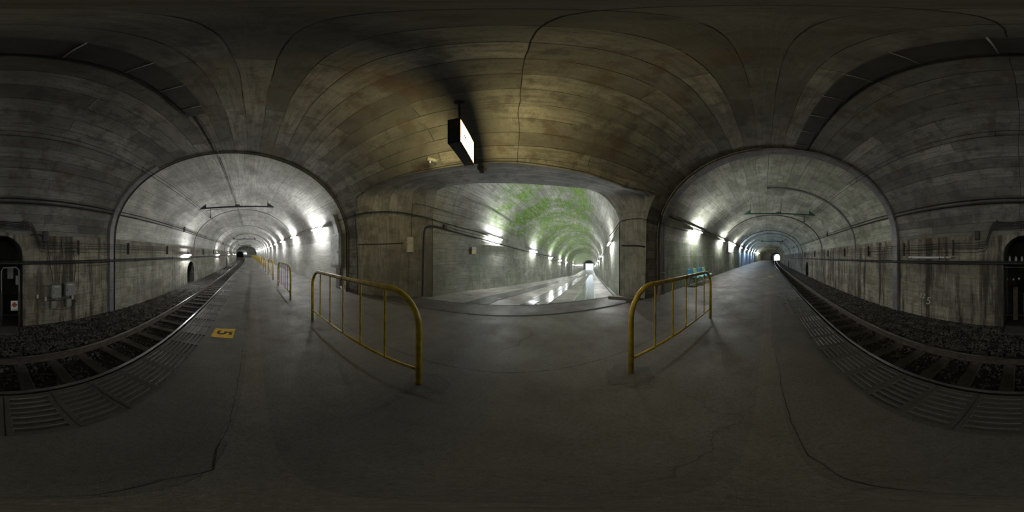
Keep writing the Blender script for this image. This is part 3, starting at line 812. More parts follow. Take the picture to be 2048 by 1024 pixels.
# rough mortar collars round the posts
def blob(x,y,r,name,mat,z=-.9982):
    b=MB(); n=22; pts=[PG(x+cos(2*pi*i/n)*r*random.uniform(.75,1.2),y+sin(2*pi*i/n)*r*random.uniform(.7,1.15),z) for i in range(n)]
    b.add(pts,[tuple(range(n))]); return b.build(name,mat,plat)
blob(.85,-.74,.17,'mortar_patch',M['patch']); blob(.86,.50,.15,'mortar_patch',M['patch'])
for x,y,r in ((-.06,.5,.05),(-.02,-.36,.05),(0,-1.4,.035),(-.03,-.9,.04)): blob(x,y,r,'mortar_patch',M['strip'],-.9987)

# ------------------------------------------------------------------ platform furniture
# barriers
def make_barrier(L=1.74):
    """local frame: x along the barrier from its near post, metres"""
    L=L*S; H=.775*S; r=.0205*S; R_=.24*S
    root=empty('safety_barrier',(0,0,0))
    pts=[(0,0,0),(0,0,H-R_)]+[(R_-R_*cos(a),0,H-R_+R_*sin(a)) for a in np.linspace(0,pi/2,10)[1:]]
    pts+=[(L*.5,0,H)]+[(L-R_+R_*sin(a),0,H-R_+R_*cos(a)) for a in np.linspace(0,pi/2,10)]+[(L,0,0)]
    b=MB(); b.tube(pts,r,14); b.build('hoop_frame',M['yellow'],root)
    b=MB(); b.tube([(r*.6,0,.165*S),(L-r*.6,0,.165*S)],.0125*S,10); b.build('bottom_rail',M['yellow'],root)
    for k in range(1,6):
        x=L*k/6; b=MB(); b.tube([(x,0,.165*S),(x,0,H)],.0085*S,8,cap=False); b.build('baluster',M['yellow'],root)
    b=MB(); b.lathe([(r*1.06,-.012),(r*1.1,-.008),(r*1.1,.008),(r*1.06,.012)],(L*.5,0,H),'x',14); b.build('joint_sleeve',M['dark_iron'],root)
    return root
bar=make_barrier(); first=True
def place_barrier(x0,y0,x1,y1,lab,grp=None):
    global first
    o=bar if first else copy_tree(bar); first=False
    L=math.hypot(x1-x0,y1-y0)
    dz=(g(y1)-g(y0))
    o.location=PG(x0,y0,-1.003); o.rotation_euler=(0,-math.atan2(dz,L),math.atan2(y1-y0,x1-x0)); o.scale=(L/1.74,1,1)
    tag(o,lab,'barrier',grp)
place_barrier(.84,.543,.82,2.271,'yellow steel hoop barrier nearest left of the side passage, largest of the left row')
place_barrier(.858,-.768,.882,-2.389,'lone yellow steel hoop barrier to the right of the side passage, before the plastic seats')
def xb(y): return float(np.interp(y,[3.4,5.2,9.2,12.3,14.8,18,24.6,35,50.5],[.745,.715,.56,.46,.40,.32,.10,-.42,-1.45]))
ords=['second','third','fourth','fifth','sixth','seventh','eighth','ninth','tenth','eleventh','twelfth','thirteenth','fourteenth','fifteenth','sixteenth','seventeenth']
for k in range(16):
    y=3.47+2.9*k
    place_barrier(xb(y),y,xb(y+1.75),y+1.75,'yellow hoop barrier, %s of the left-hand row counted from the camera'%ords[k],'yellow barriers receding along the left platform')

# seats
def make_seats():
    root=empty('seat_row',PG(2.42,-5.5,-1.0),radians(-92.5),'row of four blue and green plastic bucket seats with black legs against the right wall','seats')
    # local: x along row, y toward track(-X world => local +?)
    n=4; pitch=.55
    for i in range(n):
        x=(i-1.5)*pitch
        mat=[M['blue_plastic'],M['green_plastic']][i%2]
        # shell: profile swept across
        prof=[(-.26,.425),(-.22,.445),(-.10,.43),(.05,.42),(.13,.435),(.18,.49),(.205,.60),(.235,.74),(.25,.83),(.252,.86)]
        R=[]
        for (yy,zz) in prof:
            w=.215 if zz<.5 else .215-.05*((zz-.5)/.36)**2
            row=[]
            for t in np.linspace(-1,1,9):
                curl=.05*abs(t)**3
                if zz<.46: row.append((x+t*w,-yy*-1*1.0,zz+curl))
                else: row.append((x+t*w,yy-curl*.9,zz))
            R.append(row)
        b=MB(); b.grid(R)
        o=b.build('seat_shell',mat,root); so=o.modifiers.new('thick','SOLIDIFY'); so.thickness=.008
        if i%2==0: o['label']='blue plastic seat shell'
        else: o['label']='green plastic seat shell'
    b=MB(); b.tube([(-1.9*pitch,-.1,.385),(1.9*pitch,-.1,.385)],.014,8); b.tube([(-1.9*pitch,.09,.385),(1.9*pitch,.09,.385)],.014,8)
    b.build('beam',M['black'],root)
    for x in (-1.6*pitch,0,1.6*pitch):
        for s_ in (-1,1):
            b=MB(); b.tube([(x,0.02+s_*.08,.385),(x,s_*.235,.0)],.012,8); b.build('leg',M['black'],root)
    return root
make_seats()

# floor markers
def decal(pts,z,name,mat,parent=None):
    b=MB(); b.add([PG(x,y,z) for x,y in pts],[tuple(range(len(pts)))]); return b.build(name,mat,parent)
o=decal([(-.508,1.765),(-.255,1.772),(-.258,2.04),(-.511,2.02)],-.9975,'floor_number_marker',M['yellow_tape']); tag(o,'yellow square floor sticker with a black number 5 beside the grooved edge slabs','floor marking')
def text_on_floor(txt,x,y,size,rot,z,parent,mat):
    t=text_mesh('numeral',txt,size*S*1.25,mat,offset=.008); t.location=PG(x,y,z); t.rotation_euler=(0,0,rot); t.parent=parent; return t
text_on_floor('5',-.383,1.90,.20,radians(-90),-.9968,o,M['ink'])
o=decal([(-.60,9.2),(-.36,9.2),(-.36,9.45),(-.60,9.45)],-.9975,'floor_number_marker',M['yellow_tape']); tag(o,'small yellow floor marker farther along the left platform near the edge','floor marking')
o=decal([(-.26,-8.05),(-.02,-8.05),(-.02,-8.3),(-.26,-8.3)],-.9975,'floor_number_marker',M['yellow_tape']); tag(o,'small yellow floor marker on the right-hand platform toward the daylight','floor marking')
b=MB(); n=40; R=[]
for rr in (.125,.145): R.append([PG(1.98+rr*cos(2*pi*i/n),-5.15+rr*sin(2*pi*i/n),-.997) for i in range(n+1)])
b.grid(R,sm=False); tag(b.build('chalk_ring',M['chalk_faint']),'faint white ring drawn on the platform in front of the plastic seats','floor marking')

# ------------------------------------------------------------------ lit exit sign
sg=empty('exit_sign',W(1.44,.45,1.08),0,'hanging lit station exit sign with black casing and two kanji','sign')
lx,ly,lz=.47*S,.105*S,.36*S
b=MB(); t=.012
b.box((0,0,t/2),(lx,ly,t)); b.box((0,0,lz-t/2),(lx,ly,t)); b.box((-lx/2+t/2,0,lz/2),(t,ly,lz)); b.box((lx/2-t/2,0,lz/2),(t,ly,lz))
b.build('casing',M['black'],sg)
for s_ in (-1,1):
    y=s_*(ly/2-.004)
    b=MB(); b.box((0,y,lz/2),(lx-2*t-.05,.004,lz-2*t-.04)); pn=b.build('face_panel',M['sign_lit'],sg)
    b=MB()
    for cx,cz,w,h in ((0,t+.011,lx-2*t,.022),(0,lz-t-.011,lx-2*t,.022),(-lx/2+t+.013,lz/2,.026,lz-2*t-.04),(lx/2-t-.013,lz/2,.026,lz-2*t-.04)): b.box((cx,y,cz),(w,.004,h))
    b.build('yellow_border',M['sign_frame'],sg)
    # characters; u runs left to right for a reader of that face
    b=MB(); u=lambda q:(q if s_<0 else -q)
    def st(x0,z0,w,h): b.box((u(x0+w/2),y+s_*.003,z0+h/2),(w,.002,h))
    k=.030
    X0=-.245; Z0=.155            # character for "out"
    st(X0+.085,Z0,k,.23)
    st(X0+.0,Z0,.19,k); st(X0,Z0,k,.085); st(X0+.19-k,Z0,k,.085)
    st(X0+.02,Z0+.10,.15,k); st(X0+.02,Z0+.10,k,.085); st(X0+.17-k,Z0+.10,k,.085)
    X0=.07                        # character for "mouth"
    st(X0,Z0,k,.20); st(X0+.165,Z0,k,.20); st(X0,Z0+.02,.18,k); st(X0,Z0+.185,.18,k)
    st(-.2,.105,.40,.010); b.build('lettering',M['ink'],pn)
b=MB(); b.tube([(-.01,.03,lz),(-.01,.05,1.03*S+.03)],.020,10); b.build('hanger_pole',M['black'],sg)
b=MB(); b.lathe([(.075,0),(.075,.012),(.03,.03)],(-.01,.05,1.0*S),'z',14); b.build('ceiling_flange',M['black'],sg)
for dx in (-lx/2+.03,lx/2-.14):
    b=MB(); b.tube([(dx,-ly/2-.01,.06),(dx,-ly/2-.012,-.16 if dx<0 else -.12)],.004,6); b.build('pull_cord',M['black'],sg)

# loudspeakers above the opening
def horn(loc,rz,ry,label,sc=1.0):
    root=empty('loudspeaker',loc,rz,label,'loudspeaker')
    prof=[(.045,-.16),(.062,-.15),(.062,-.05),(.05,-.03),(.07,.02),(.095,.05),(.102,.055),(.096,.05)]
    b=MB(); b.lathe([(r*sc,h*sc) for r,h in prof],(0,0,0),'x',20); o=b.build('horn_body',M['mouth'],root); o.rotation_euler=(0,ry,0)
    b=MB(); b.lathe([(.088*sc,.046*sc),(.06*sc,.02*sc),(.03*sc,.03*sc),(.022*sc,.062*sc)],(0,0,0),'x',18); o=b.build('horn_mouth',M['dark_iron'],root); o.rotation_euler=(0,ry,0)
    b=MB(); b.box((-.10*sc,0,-.085*sc),(.03,.09*sc,.06*sc)); o=b.build('mounting_bracket',M['steel_dull'],root)
    return root
horn(W(1.93,1.0,1.44),radians(-40),radians(6),'grey horn loudspeaker on the lintel edge left of the exit sign')
horn(W(2.16,.40,1.33),radians(195),radians(30),'round grey horn loudspeaker facing down under the exit sign',1.05)
# cable hugging the lintel edge
def cable(pts,r,name,mat,label,cat='cable',n=6,m=5,group=None,straight=False):
    b=MB(); b.tube(pts if straight else crom(pts,m),r,n); o=b.build(name,mat); tag(o,label,cat,group); return o
pe=[(px(y,zA(y)+.02,1)-.01,y,zA(y)+.02) for y in np.linspace(-2.7,3.05,26)]
cable([W(*p) for p in [(px(RY1,.6,1)-.03,3.35,.95)]+pe[::-1]],.009,'signal_cable',M['cable'],'thin black cable following the curved lintel edge above the side passage')

# ------------------------------------------------------------------ lamps
tubeL=.80*S
def make_lamp(mat_t,side):
    root=empty('fluorescent_lamp',(0,0,0))
    b=MB(); b.box((0,.015,0),(1.05*S,.06,.06),0,.008); b.box((-.5,-.045,0),(.05,.07,.04)); b.box((.5,-.045,0),(.05,.07,.04)); b.build('batten',M['lampbody'] if side!='d' else M['dark_iron'],root)
    b=MB(); b.tube([(-tubeL/2,.075,-.03),(tubeL/2,.075,-.03)],.016,8); b.build('tube',mat_t,root)
    for s_ in (-1,1):
        b=MB(); b.box((s_*(tubeL/2+.015),.062,-.028),(.03,.06,.05),0,.006); b.build('lamp_holder',M['black'],root)
    return root
L0=make_lamp(M['tube'],'w'); L0_used=False
def put_lamp(loc,rz,label,group,src=None,tilt=0):
    global L0_used
    if src is None:
        src=L0
        if not L0_used: o=L0; L0_used=True
        else: o=copy_tree(L0)
    else: o=copy_tree(src)
    o.location=loc; o.rotation_euler=(0,tilt,rz); tag(o,label,'lamp',group); return o
def heading(f,y): return math.atan2(1,(f(y+.5)-f(y-.5)))
gL='lit tubes along the left platform wall'; k=0
y=5.15
LN=['nearest','second','third','fourth','fifth','sixth','seventh','eighth']
while y<YB1-1:
    lab='fluorescent tube lamp on the left platform wall, %s from the junction'%LN[k] if k<8 else 'distant fluorescent tube lamp in the row on the left platform wall'
    h=heading(lambda q:px(q,.9,1,IN),y)
    o=put_lamp(PG(px(y,.95,1,IN)-.06,ysh(y,2.1),.95),h,lab,gL); y+=3.25; k+=1
L_blue=None
gR='lit tubes along the right platform wall'; k=0; y=-5.4
lb=make_lamp(M['tube_blue'],'w'); lb_used=False
while y>YB0+1:
    lab='fluorescent tube lamp on the right platform wall, %s from the junction'%LN[k] if k<8 else 'distant fluorescent tube lamp in the row on the right platform wall'
    h=heading(lambda q:px(q,.9,1,IN),y)
    loc=PG(px(y,.95,1,IN)-.06,y,.95)
    if -31<y<-16:
        o=lb if not lb_used else copy_tree(lb); lb_used=True; o.location=loc; o.rotation_euler=(0,0,h); tag(o,lab,'lamp',gR)
    else: put_lamp(loc,h,lab,gR)
    y-=3.6; k+=1
# track side lamps on the left
for k,y in enumerate((7.6,15.2,23.6,31.5,39.5)):
    h=heading(lambda q:px(q,.1,-1,IN),y)+pi
    put_lamp(PG(px(y,.1,-1,IN)+.13,y,.0),h,'fluorescent lamp on the track-side wall of the left tunnel, %s from the camera'%LN[k],'lit tubes on the track-side wall')
# unlit one on the right of the niche
o=make_lamp(M['tube_off'],'w'); h=heading(lambda q:px(q,.1,-1),-2.3)+pi
o.location=PG(px(-2.3,0,-1)+.08,-2.28,-.025); o.rotation_euler=(0,0,h); tag(o,'unlit grey fluorescent batten on the stained track-side wall right of the niche','lamp')
b=MB(); b.box((-.62*S,.0,.0),(.20,.09,.07),0,.01); b.build('ballast_box',M['boxw'],o)
# passage lamps
hx=-AX
gp='lit tubes on the left passage wall'
for k,s_ in enumerate((4.75,8.65,12.5,16.4,20.3,28.1,32,36,40,44,48,52,56)):
    p=PS(s_,NL-.06,1.80); sl_=SL1 if s_<SK else SL2
    put_lamp(p,hx+pi,('fluorescent tube lamp on the left passage wall, %s from the platform'%LN[k]) if k<8 else 'distant fluorescent tube lamp low on the left passage wall',gp,tilt=math.atan(sl_))
for k,s_ in enumerate((5.6,10.4,15,19.6,24.5,29.3,34,39,44,49,54,59)):
    p=PS(s_,NR+.06,1.66); sl_=SL1 if s_<SK else SL2
    put_lamp(p,hx,('fluorescent tube lamp on the right passage wall, %s from the platform'%LN[k]) if k<8 else 'distant fluorescent tube lamp low on the right passage wall','lit tubes on the right passage wall',tilt=-math.atan(sl_))
# lamps inside the left bore
for k,y in enumerate((53,58.5,64,69.5,75,80)):
    x=track_x(y)+1.68; h=heading(track_x,y)
    put_lamp(PG(x-.05,y,.25),h,'small distant lamp inside the dark narrow bore of the left tunnel','lamps in the dark left bore')
b=MB(); b.lathe([(.07,0),(.07,.03),(.09,.05)],(0,0,0),'y',12); o=b.build('signal_lamp',M['signal']); o.location=PG(track_x(62)+.55,62,.35); o.rotation_euler=(0,0,0); tag(o,'small green-blue signal light deep in the left tunnel bore','signal')
b=MB(); b.box((0,.06,-.2),(.4,.1,.7)); b.build('signal_backboard',M['black'],o)
# lit name board on the right wall
h=heading(lambda q:px(q,.6,1,IN),-11.3)
root=empty('lit_name_board',PG(px(-11.3,.6,1,IN)-.14,-11.35,.36),h,'bright white illuminated board on the right platform wall between lamps','sign')
b=MB(); b.box((0,-.07,.36*S),(1.15*S,.10,.76*S),0,.01); b.build('casing',M['box'],root)
b=MB(); b.box((0,.0,.36*S),(1.11*S,.03,.72*S)); b.build('lit_panel',M['board_lit'],root)
for y in ():
    pass

# ------------------------------------------------------------------ drainage channels, rings and gutters
def chan_ring(y,label,pipes,inset,w=.16):
    xc,a=section(y); root=empty('drain_channel',PG(xc,y,-1.0),0,label,'drainage channel')
    ox,oy,oz=root.location
    def path(ins,dy):
        pts=[]; a2=a-ins; bb=RISE-ins
        for z in np.linspace(-1.0,SPR,6)[:-1]: pts.append((xc+a2,z))
        for t in np.linspace(0,pi,46): pts.append((xc+a2*cos(t),SPR+bb*sin(t)))
        for z in np.linspace(SPR,-1.6,7)[1:]: pts.append((xc-a2,z))
        out=[]
        for x,z in pts:
            yy=y+dy
            q=(x*S,ysh(yy,x)*S,(z+g(y)+1)*S); out.append((q[0]-ox,q[1]-oy,q[2]-oz))
        return out
    b=MB(); rows=[path(inset,-w/2),path(inset+.06,-w/2+.01),path(inset+.06,w/2-.01),path(inset,w/2)]
    for i in range(3): b.grid([rows[i],rows[i+1]],sm=False)
    b.build('channel_cover',M['gutter'],root)
    A=path(inset+.064,-w/2+.008); B_=path(inset+.064,w/2-.008)
    for i in range(2,len(A)-2,3):
        b=MB(); b.tube([rows[0][i],A[i],B_[i],rows[3][i]],.010,6); b.build('strap',M['strap'],root)
    if pipes:
        for dy in (-w/2-.04,w/2+.05):
            b=MB(); b.tube(path(inset+.02,dy)[:26],.022,8); b.build('drain_pipe',M['gutter'],root)
    return root
chan_ring(RY0-.05,'grey strapped drainage channel ringing the right tunnel mouth',True,.02,.20)
xc,a=section(RY1)
def chan_part(y,i0,i1,label,w=.16):
    xc,a=section(y); root=empty('drain_channel',PG(xc-a,y,-1.6),0,label,'drainage channel'); ox,oy,oz=root.location
    def path(ins,dy):
        pts=[]; a2=a-ins; bb=RISE-ins
        for z in np.linspace(-1.6,SPR,7)[:-1]: pts.append((xc-a2,z))
        for t in np.linspace(pi,pi*.68,16): pts.append((xc+a2*cos(t),SPR+bb*sin(t)))
        return [(x*S-ox,ysh(y+dy,x)*S-oy,(z+g(y)+1)*S-oz) for x,z in pts]
    b=MB(); rows=[path(.0,-w/2),path(.07,-w/2+.01),path(.07,w/2-.01),path(.0,w/2)]
    for i in range(3): b.grid([rows[i],rows[i+1]],sm=False)
    b.build('channel_cover',M['gutter'],root)
    for i in range(2,21,2):
        b=MB(); b.tube([rows[0][i],rows[1][i],rows[2][i],rows[3][i]],.010,6); b.build('strap',M['strap'],root)
chan_part(RY1-.12,0,0,'grey strapped drainage channel climbing the track-side wall left of the niche')
# longitudinal ceiling gutter along the crown
root=empty('ceiling_gutter',W(-.72,-1,2.5),0,'long dark strapped gutter cover running along the tunnel crown overhead','gutter'); ox,oy,oz=root.location
def cg(y,dx,ins):
    x=-.72-.022*y+dx; xc,a=section(y); z=SPR+(RISE-ins)*sqrt(1-((x-xc)/(a-ins))**2); return (x*S-ox,y*S-oy,(z+1)*S-oz)
b=MB(); rows=[[cg(y,dx,ins) for y in np.linspace(RY0+.05,2.0,40)] for dx,ins in ((-.125,0),(-.12,.045),(.12,.045),(.125,0))]
for i in range(3): b.grid([rows[i],rows[i+1]],sm=False)
b.build('gutter_cover',M['gutter_dark'],root)
for y in np.linspace(RY0+.25,1.8,11):
    b=MB(); b.tube([cg(y,-.14,.0),cg(y,-.122,.052),cg(y,.122,.052),cg(y,.14,.0)],.009,6); b.build('strap',M['strap'],root)
b=MB(); b.tube([cg(y,.0,.03) for y in np.linspace(1.9,RY1-.1,20)],.022,8); b.build('thin_drain_hose',M['gutter_dark'],root)
# darker joint rings further along
for y,nm in ((5.6,''),(13.0,'')): pass
for y,lab in ((RY1+.03,'dark raised joint rib ringing the left tunnel mouth'),):
    ring(y,.035,.02,M['black'],'joint_rib',lab,'rib',off=-.005)
for y,lab in ((8.9,'first thin dark joint rib inside the left tunnel'),(14.2,'second thin dark joint rib inside the left tunnel'),(19.8,'third thin dark joint rib inside the left tunnel'),(26,'fourth thin dark joint rib inside the left tunnel'),(33,'fifth thin dark joint rib inside the left tunnel')):
    ring(y,.05,.018,M['dark_iron'],'joint_rib',lab,'rib',group='ribs in the left tunnel',t0=.45)
for y,lab,mt in ((-5.6,'green-tinged grey pipe rib on the track side of the right tunnel','gutter'),):
    ring(y,.09,.05,M[mt],'joint_rib',lab,'rib',t0=1.45)
for y,lab in ((-9.6,'first dark rib deeper in the right tunnel'),(-15.4,'second dark rib in the right tunnel'),(-17.2,'third dark rib in the right tunnel'),(-24,'fourth dark rib in the right tunnel')):
    ring(y,.07,.04,M['gutter_dark'],'joint_rib',lab,'rib',group='ribs in the right tunnel',t0=.5 if y>-14 else 0)
for k,y in enumerate((-35,-39,-43.5,-48)):
    ring(y,1.0,.16+.05*k,M['con_right'],'concrete_ring',('nearest','second','third','farthest')[k]+' thick concrete strengthening ring near the daylight end of the right tunnel','ring',group='thick rings at the right tunnel end')

# ------------------------------------------------------------------ overhead line
def wire(f,z,name,label,r,cat='overhead wire',y0=-80,y1=80,n=160,mat='black'):
    b=MB(); b.tube([PG(f(y),y,z(y) if callable(z) else z) for y in np.linspace(y0,y1,n)],r,5); o=b.build(name,M[mat]); tag(o,label,cat); return o
cw=wire(lambda y:track_x(y)+.02,1.55,'contact_wire','lower black overhead contact wire above the track',.0075)
mw=wire(lambda y:track_x(y)+.02,1.64,'messenger_wire','upper black overhead carrier wire above the track',.0075)
for k in range(-22,24):
    y=2.4*k+.9+1.2
    b=MB(); x=track_x(y)+.02; b.tube([PG(x,y,1.55),PG(x,y,1.64)],.006,5); b.lathe([(.013,-.014),(.016,0),(.013,.014)],PG(x,y,1.55),'y',8); b.lathe([(.013,-.014),(.016,0),(.013,.014)],PG(x,y,1.64),'y',8)
    b.build('dropper',M['black'],mw)
wire(lambda y:track_x(y)-.35,2.0,'overhead_cable','slack black cable above the overhead wires of the right tunnel',.007,y0=-50,y1=-6)
def beam(y,x0,x1,z,mat,label):
    h=math.atan2(track_x(y+.5)-track_x(y-.5),1)
    root=empty('catenary_beam',PG((x0+x1)/2,y,z),-h,label,'overhead beam','beams carrying the overhead wires')
    L=(x1-x0)*S
    b=MB(); b.box((0,0,0),(L,.09,.085),0,.01); b.build('cross_beam',mat,root)
    for s_ in (-1,1):
        xe_=s_*L/2; zc=SPR+RISE*sqrt(max(.02,1-(((x0 if s_<0 else x1)-section(y)[0])/section(y)[1])**2))
        hgt=(zc-z)*S
        b=MB(); v=[(xe_+s_*.06,-.05,-.04),(xe_-s_*.40,-.05,-.04),(xe_-s_*.34,-.05,.26),(xe_+s_*.06,.05,-.04),(xe_-s_*.40,.05,-.04),(xe_-s_*.34,.05,.26)]
        b.add(v,[(0,1,2),(3,5,4),(0,3,4,1),(1,4,5,2),(2,5,3,0)]); b.build('end_bracket',mat,root)
        b=MB(); b.tube([(xe_-s_*.36,0,.22),(xe_-s_*.33,0,hgt+.05)],.013,6); b.build('hanger_rod',mat,root)
    tx=(track_x(y)-(x0+x1)/2)*S
    b=MB(); b.tube([(tx+.03,0,-.02),(tx+.03,0,(1.64-z)*S+.0)],.018,6); b.lathe([(.02,-.12),(.045,-.10),(.02,-.08),(.045,-.06),(.02,-.04),(.045,-.02),(.02,0)],(tx+.03,0,(1.60-z)*S+.06),'z',8); b.build('insulator',M['black'],root)
    b=MB(); b.tube([(tx-.25,0,-.20),(tx+.1,0,-.12),(tx+.75,0,-.11)],.016,6); b.build('steady_arm',mat,root)
    b=MB(); b.box((.02*L,0,.10),(.30,.05,.06)); b.tube([(.02*L-.1,0,.1),(-.1,0,hgt+.1)],.012,6); b.build('clamp',M['dark_iron'],root)
beam(6.6,-2.32,.70,2.02,M['beam'],'dark steel overhead beam nearest in the left tunnel')
beam(20.9,-3.0,-.02,1.97,M['beam'],'second dark steel overhead beam in the left tunnel')
beam(35,-3.9,-.95,1.95,M['beam'],'third dark steel overhead beam in the left tunnel')
beam(47.5,-4.95,-2.1,1.9,M['beam'],'fourth, farthest dark overhead beam in the left tunnel')
beam(-7.1,-2.08,1.0,1.93,M['beam_green'],'green painted overhead beam nearest in the right tunnel')
beam(-20.4,-2.0,.95,1.97,M['beam'],'second, dark overhead beam in the right tunnel')
beam(-33,-2.2,.75,1.95,M['beam'],'third, dark overhead beam in the right tunnel')
beam(-42,-2.5,.35,1.8,M['beam'],'fourth, farthest overhead beam in the right tunnel')

# ------------------------------------------------------------------ cables and pipes along the track-side wall
def along(z,off,side=-1,y0=-52,y1=50,sag=0,step=.8,per=1.9):
    pts=[]; n=int((y1-y0)/step)
    for i in range(n+1):
        y=y0+(y1-y0)*i/n; ins=IN if (y<RY0 or y>RY1) else 0
        pts.append(Q(px(y,z,side,ins)-side*off,y,z-sag*abs(sin(pi*y/per))) if side<0 else Q(px(y,z,side,ins)-off,y,z-sag*abs(sin(pi*y/per))))
    return pts
cable(along(1.20,.05),.018,'feeder_cable',M['cable'],'upper thick black feeder cable along the vault above the track-side wall',straight=True)
cable(along(1.12,.05),.030,'feeder_cable',M['cable'],'lower, thicker black feeder cable along the vault above the track-side wall',straight=True)
cable(along(-.155,.09),.036,'wall_pipe',M['cable'],'thick black horizontal pipe crossing the whole track-side wall and niche','pipe',10,straight=True)
cable(along(-.118,.07),.014,'wall_pipe',M['cable'],'thin pipe running just above the thick pipe on the track-side wall','pipe',6,straight=True)
names=['uppermost','second','third','fourth','lowest']
for k,z in enumerate((.30,.25,.215,.17,.10)):
    for side_,y0,y1 in (('left',.95,50),('right',-52,-.95)):
        cable(along(z,.07+.01*(k%2),y0=y0,y1=y1,sag=.018+.01*(k%3),step=.35,per=1.7),.0075,'signal_cable',M['cable_grey'] if k==2 else M['cable'],'thin signal cable on the %s track-side wall, %s of the bundle'%(side_,names[k]),group='signal cables %s of the niche'%side_,straight=True)
# bundle rising over the niche
for k,(z0,zt) in enumerate(((.30,.72),(.25,.685),(.215,.65),(.17,.62),(.10,.58))):
    X=-3.45+.06+.004*k
    pts=[(X,.97,z0),(X,.85,z0+.02),(X,.70,zt-.08),(X,.58,zt),(X,.3,zt-.015),(X,.0,zt+.01),(X,-.3,zt-.015),(X,-.56,zt),(X,-.68,zt-.08),(X,-.80,z0+.03),(X,-.97,z0)]
    cable([W(px(y,z,-1)+.07,y,z) for x,y,z in pts],.012,'signal_cable',M['cable'],'black cable arching over the dark equipment niche, %s of five'%names[k],group='cables arching over the niche')
for k,(y,z,hh) in enumerate(((.50,.66,.22),(-.56,.66,.22))):
    b=MB(); X=px(y,z,-1)+.05; b.box(W(X,y,z),(.07,.045,hh*S),0,.005); tag(b.build('cable_rack',M['dark_iron']),'short upright cable rack on the concrete above the %s side of the niche'%('left','right')[y<0],'cable rack')
# bracket racks along walls
for k,y in enumerate((1.95,3.9,5.9,7.9,10.5,13.5,-1.55,-3.0,-4.6,-6.4,-8.4,-11,-14)):
    b=MB(); ins=IN if (y<RY0 or y>RY1) else 0; X=px(y,.2,-1,ins)+.07
    p=Q(X,y,.19); b.box(p,(.09,.05,.36*S if y<0 else .34*S),0,.005)
    for j in range(5): b.box((p[0]+.04,p[1],p[2]-.2+.09*j),(.06,.08,.022),0,.003)
    tag(b.build('cable_rack',M['dark_iron']),'toothed dark cable rack on the track-side wall %s of the niche'%('left' if y>0 else 'right'),'cable rack','cable racks %s of the niche'%('left' if y>0 else 'right'))
for k,y in enumerate((-12.5,-9.5,-6.8,-4.4,-1.35,1.15,2.9,4.2,6.3,9.2,12.6)):
    b=MB(); ins=IN if (y<RY0 or y>RY1) else 0; X=px(y,-.15,-1,ins)+.06
    b.box(Q(X,y,-.15),(.12,.05,.13),0,.01); tag(b.build('pipe_clamp',M['dark_iron']),'small dark clamp holding the thick wall pipe','pipe clamp','clamps on the thick wall pipe')
for y,lab in ((7.0,'stacked black insulator bracket on the feeder cables in the left tunnel, nearest'),(17.5,'stacked black insulator bracket on the feeder cables farther in the left tunnel'),(-8.0,'stacked black insulator bracket on the feeder cables in the right tunnel, nearest'),(-19,'stacked black insulator bracket on the feeder cables farther in the right tunnel')):
    p=Q(px(y,1.2,-1,IN)+.02,y,1.16); root=empty('feeder_bracket',p,0,lab,'bracket')
    b=MB(); b.tube([(0,0,-.12),(.05,0,.25)],.022,6); b.build('arm',M['black'],root)
    for j in range(3):
        b=MB(); b.lathe([(.02,-.06),(.055,-.04),(.025,-.01),(.06,.02),(.025,.05)],(.10,0,-.05+.13*j),'x',10); b.build('insulator',M['dark_iron'],root)

# ------------------------------------------------------------------ equipment left of the niche
XW=-3.45
def wallbox(y,z,w,h,d,mat,name,label,cat,side=-1,door=True,handle=True,ins=0,group=None):
    """y,z centre in units; w,h,d metres; face toward +X for the track-side wall"""
    sgn=1 if side<0 else -1
    X=px(y,z,side,ins)*S
    root=empty(name,(X,ysh(y,X/S)*S,(z+g(y)+1)*S-h/2),0 if side<0 else pi,label,cat,group)
    b=MB(); b.box((d/2,0,h/2),(d,w,h),0,.008); b.build('housing',mat,root)
    if door:
        b=MB(); b.box((d+.006,0,h/2),(.014,w-.03,h-.03),0,.004); dr=b.build('door',mat,root)
        if handle:
            b=MB(); b.box((d+.022,-w*.33,h*.45),(.02,.018,.06),0,.004); b.build('handle',M['black'],dr)
    return root
def pz_(u,v,X=XW):
    az=radians((1024-u)*360/2048); el=radians((512-v)*180/1024); t=X/(cos(el)*cos(az)); return t*cos(el)*sin(az),t*sin(el)
def wb(u,v,w,h,d,*a,**k):
    y,z=pz_(u,v); return wallbox(y,z,w,h,d,*a,**k)
r1=wb(112,582,.34,.46,.16,M['box'],'switch_box','grey wall-mounted switch box with latch left of the niche, nearer the niche','electrical box')
r2=wb(144.5,577.5,.34,.46,.16,M['box'],'switch_box','grey wall-mounted switch box with latch, farther from the niche','electrical box')
for rr in (r1,r2):
    b=MB(); b.box((.177,0,.40),(.004,.16,.022)); b.build('name_plate',M['sign_face'],rr)
wb(107,609,.16,.27,.10,M['box'],'junction_box','small plain grey box below the nearer switch box','electrical box',handle=False)
wb(142.5,604,.19,.29,.12,M['box'],'junction_box','small rounded grey box with cable below the farther switch box','electrical box',handle=False)
wb(91,598,.08,.16,.07,M['boxw'],'lever_switch','tiny pale lever switch just right of the niche edge below the boxes','switch',door=False)
wb(75,593,.07,.13,.06,M['boxw'],'lever_switch','tiny pale switch nearest the niche edge','switch',door=False)
wb(154,594,.07,.15,.07,M['boxw'],'lever_switch','tiny oval pale switch beside the farther switch box','switch',door=False)
def wcable(pts,r,label,mat='cable',name='conduit'):
    P_=[]
    for u,v in pts:
        y,z=pz_(u,v); P_.append(W(px(y,z,-1)+.045,y,z))
    return cable(P_,r,name,M[mat],label)
wcable([(106,567),(100,530),(96,500),(96,480)],.010,'thin conduit rising from the nearer switch box')
wcable([(124,590),(126,540),(124,500),(122,478)],.012,'conduit rising between the two switch boxes')
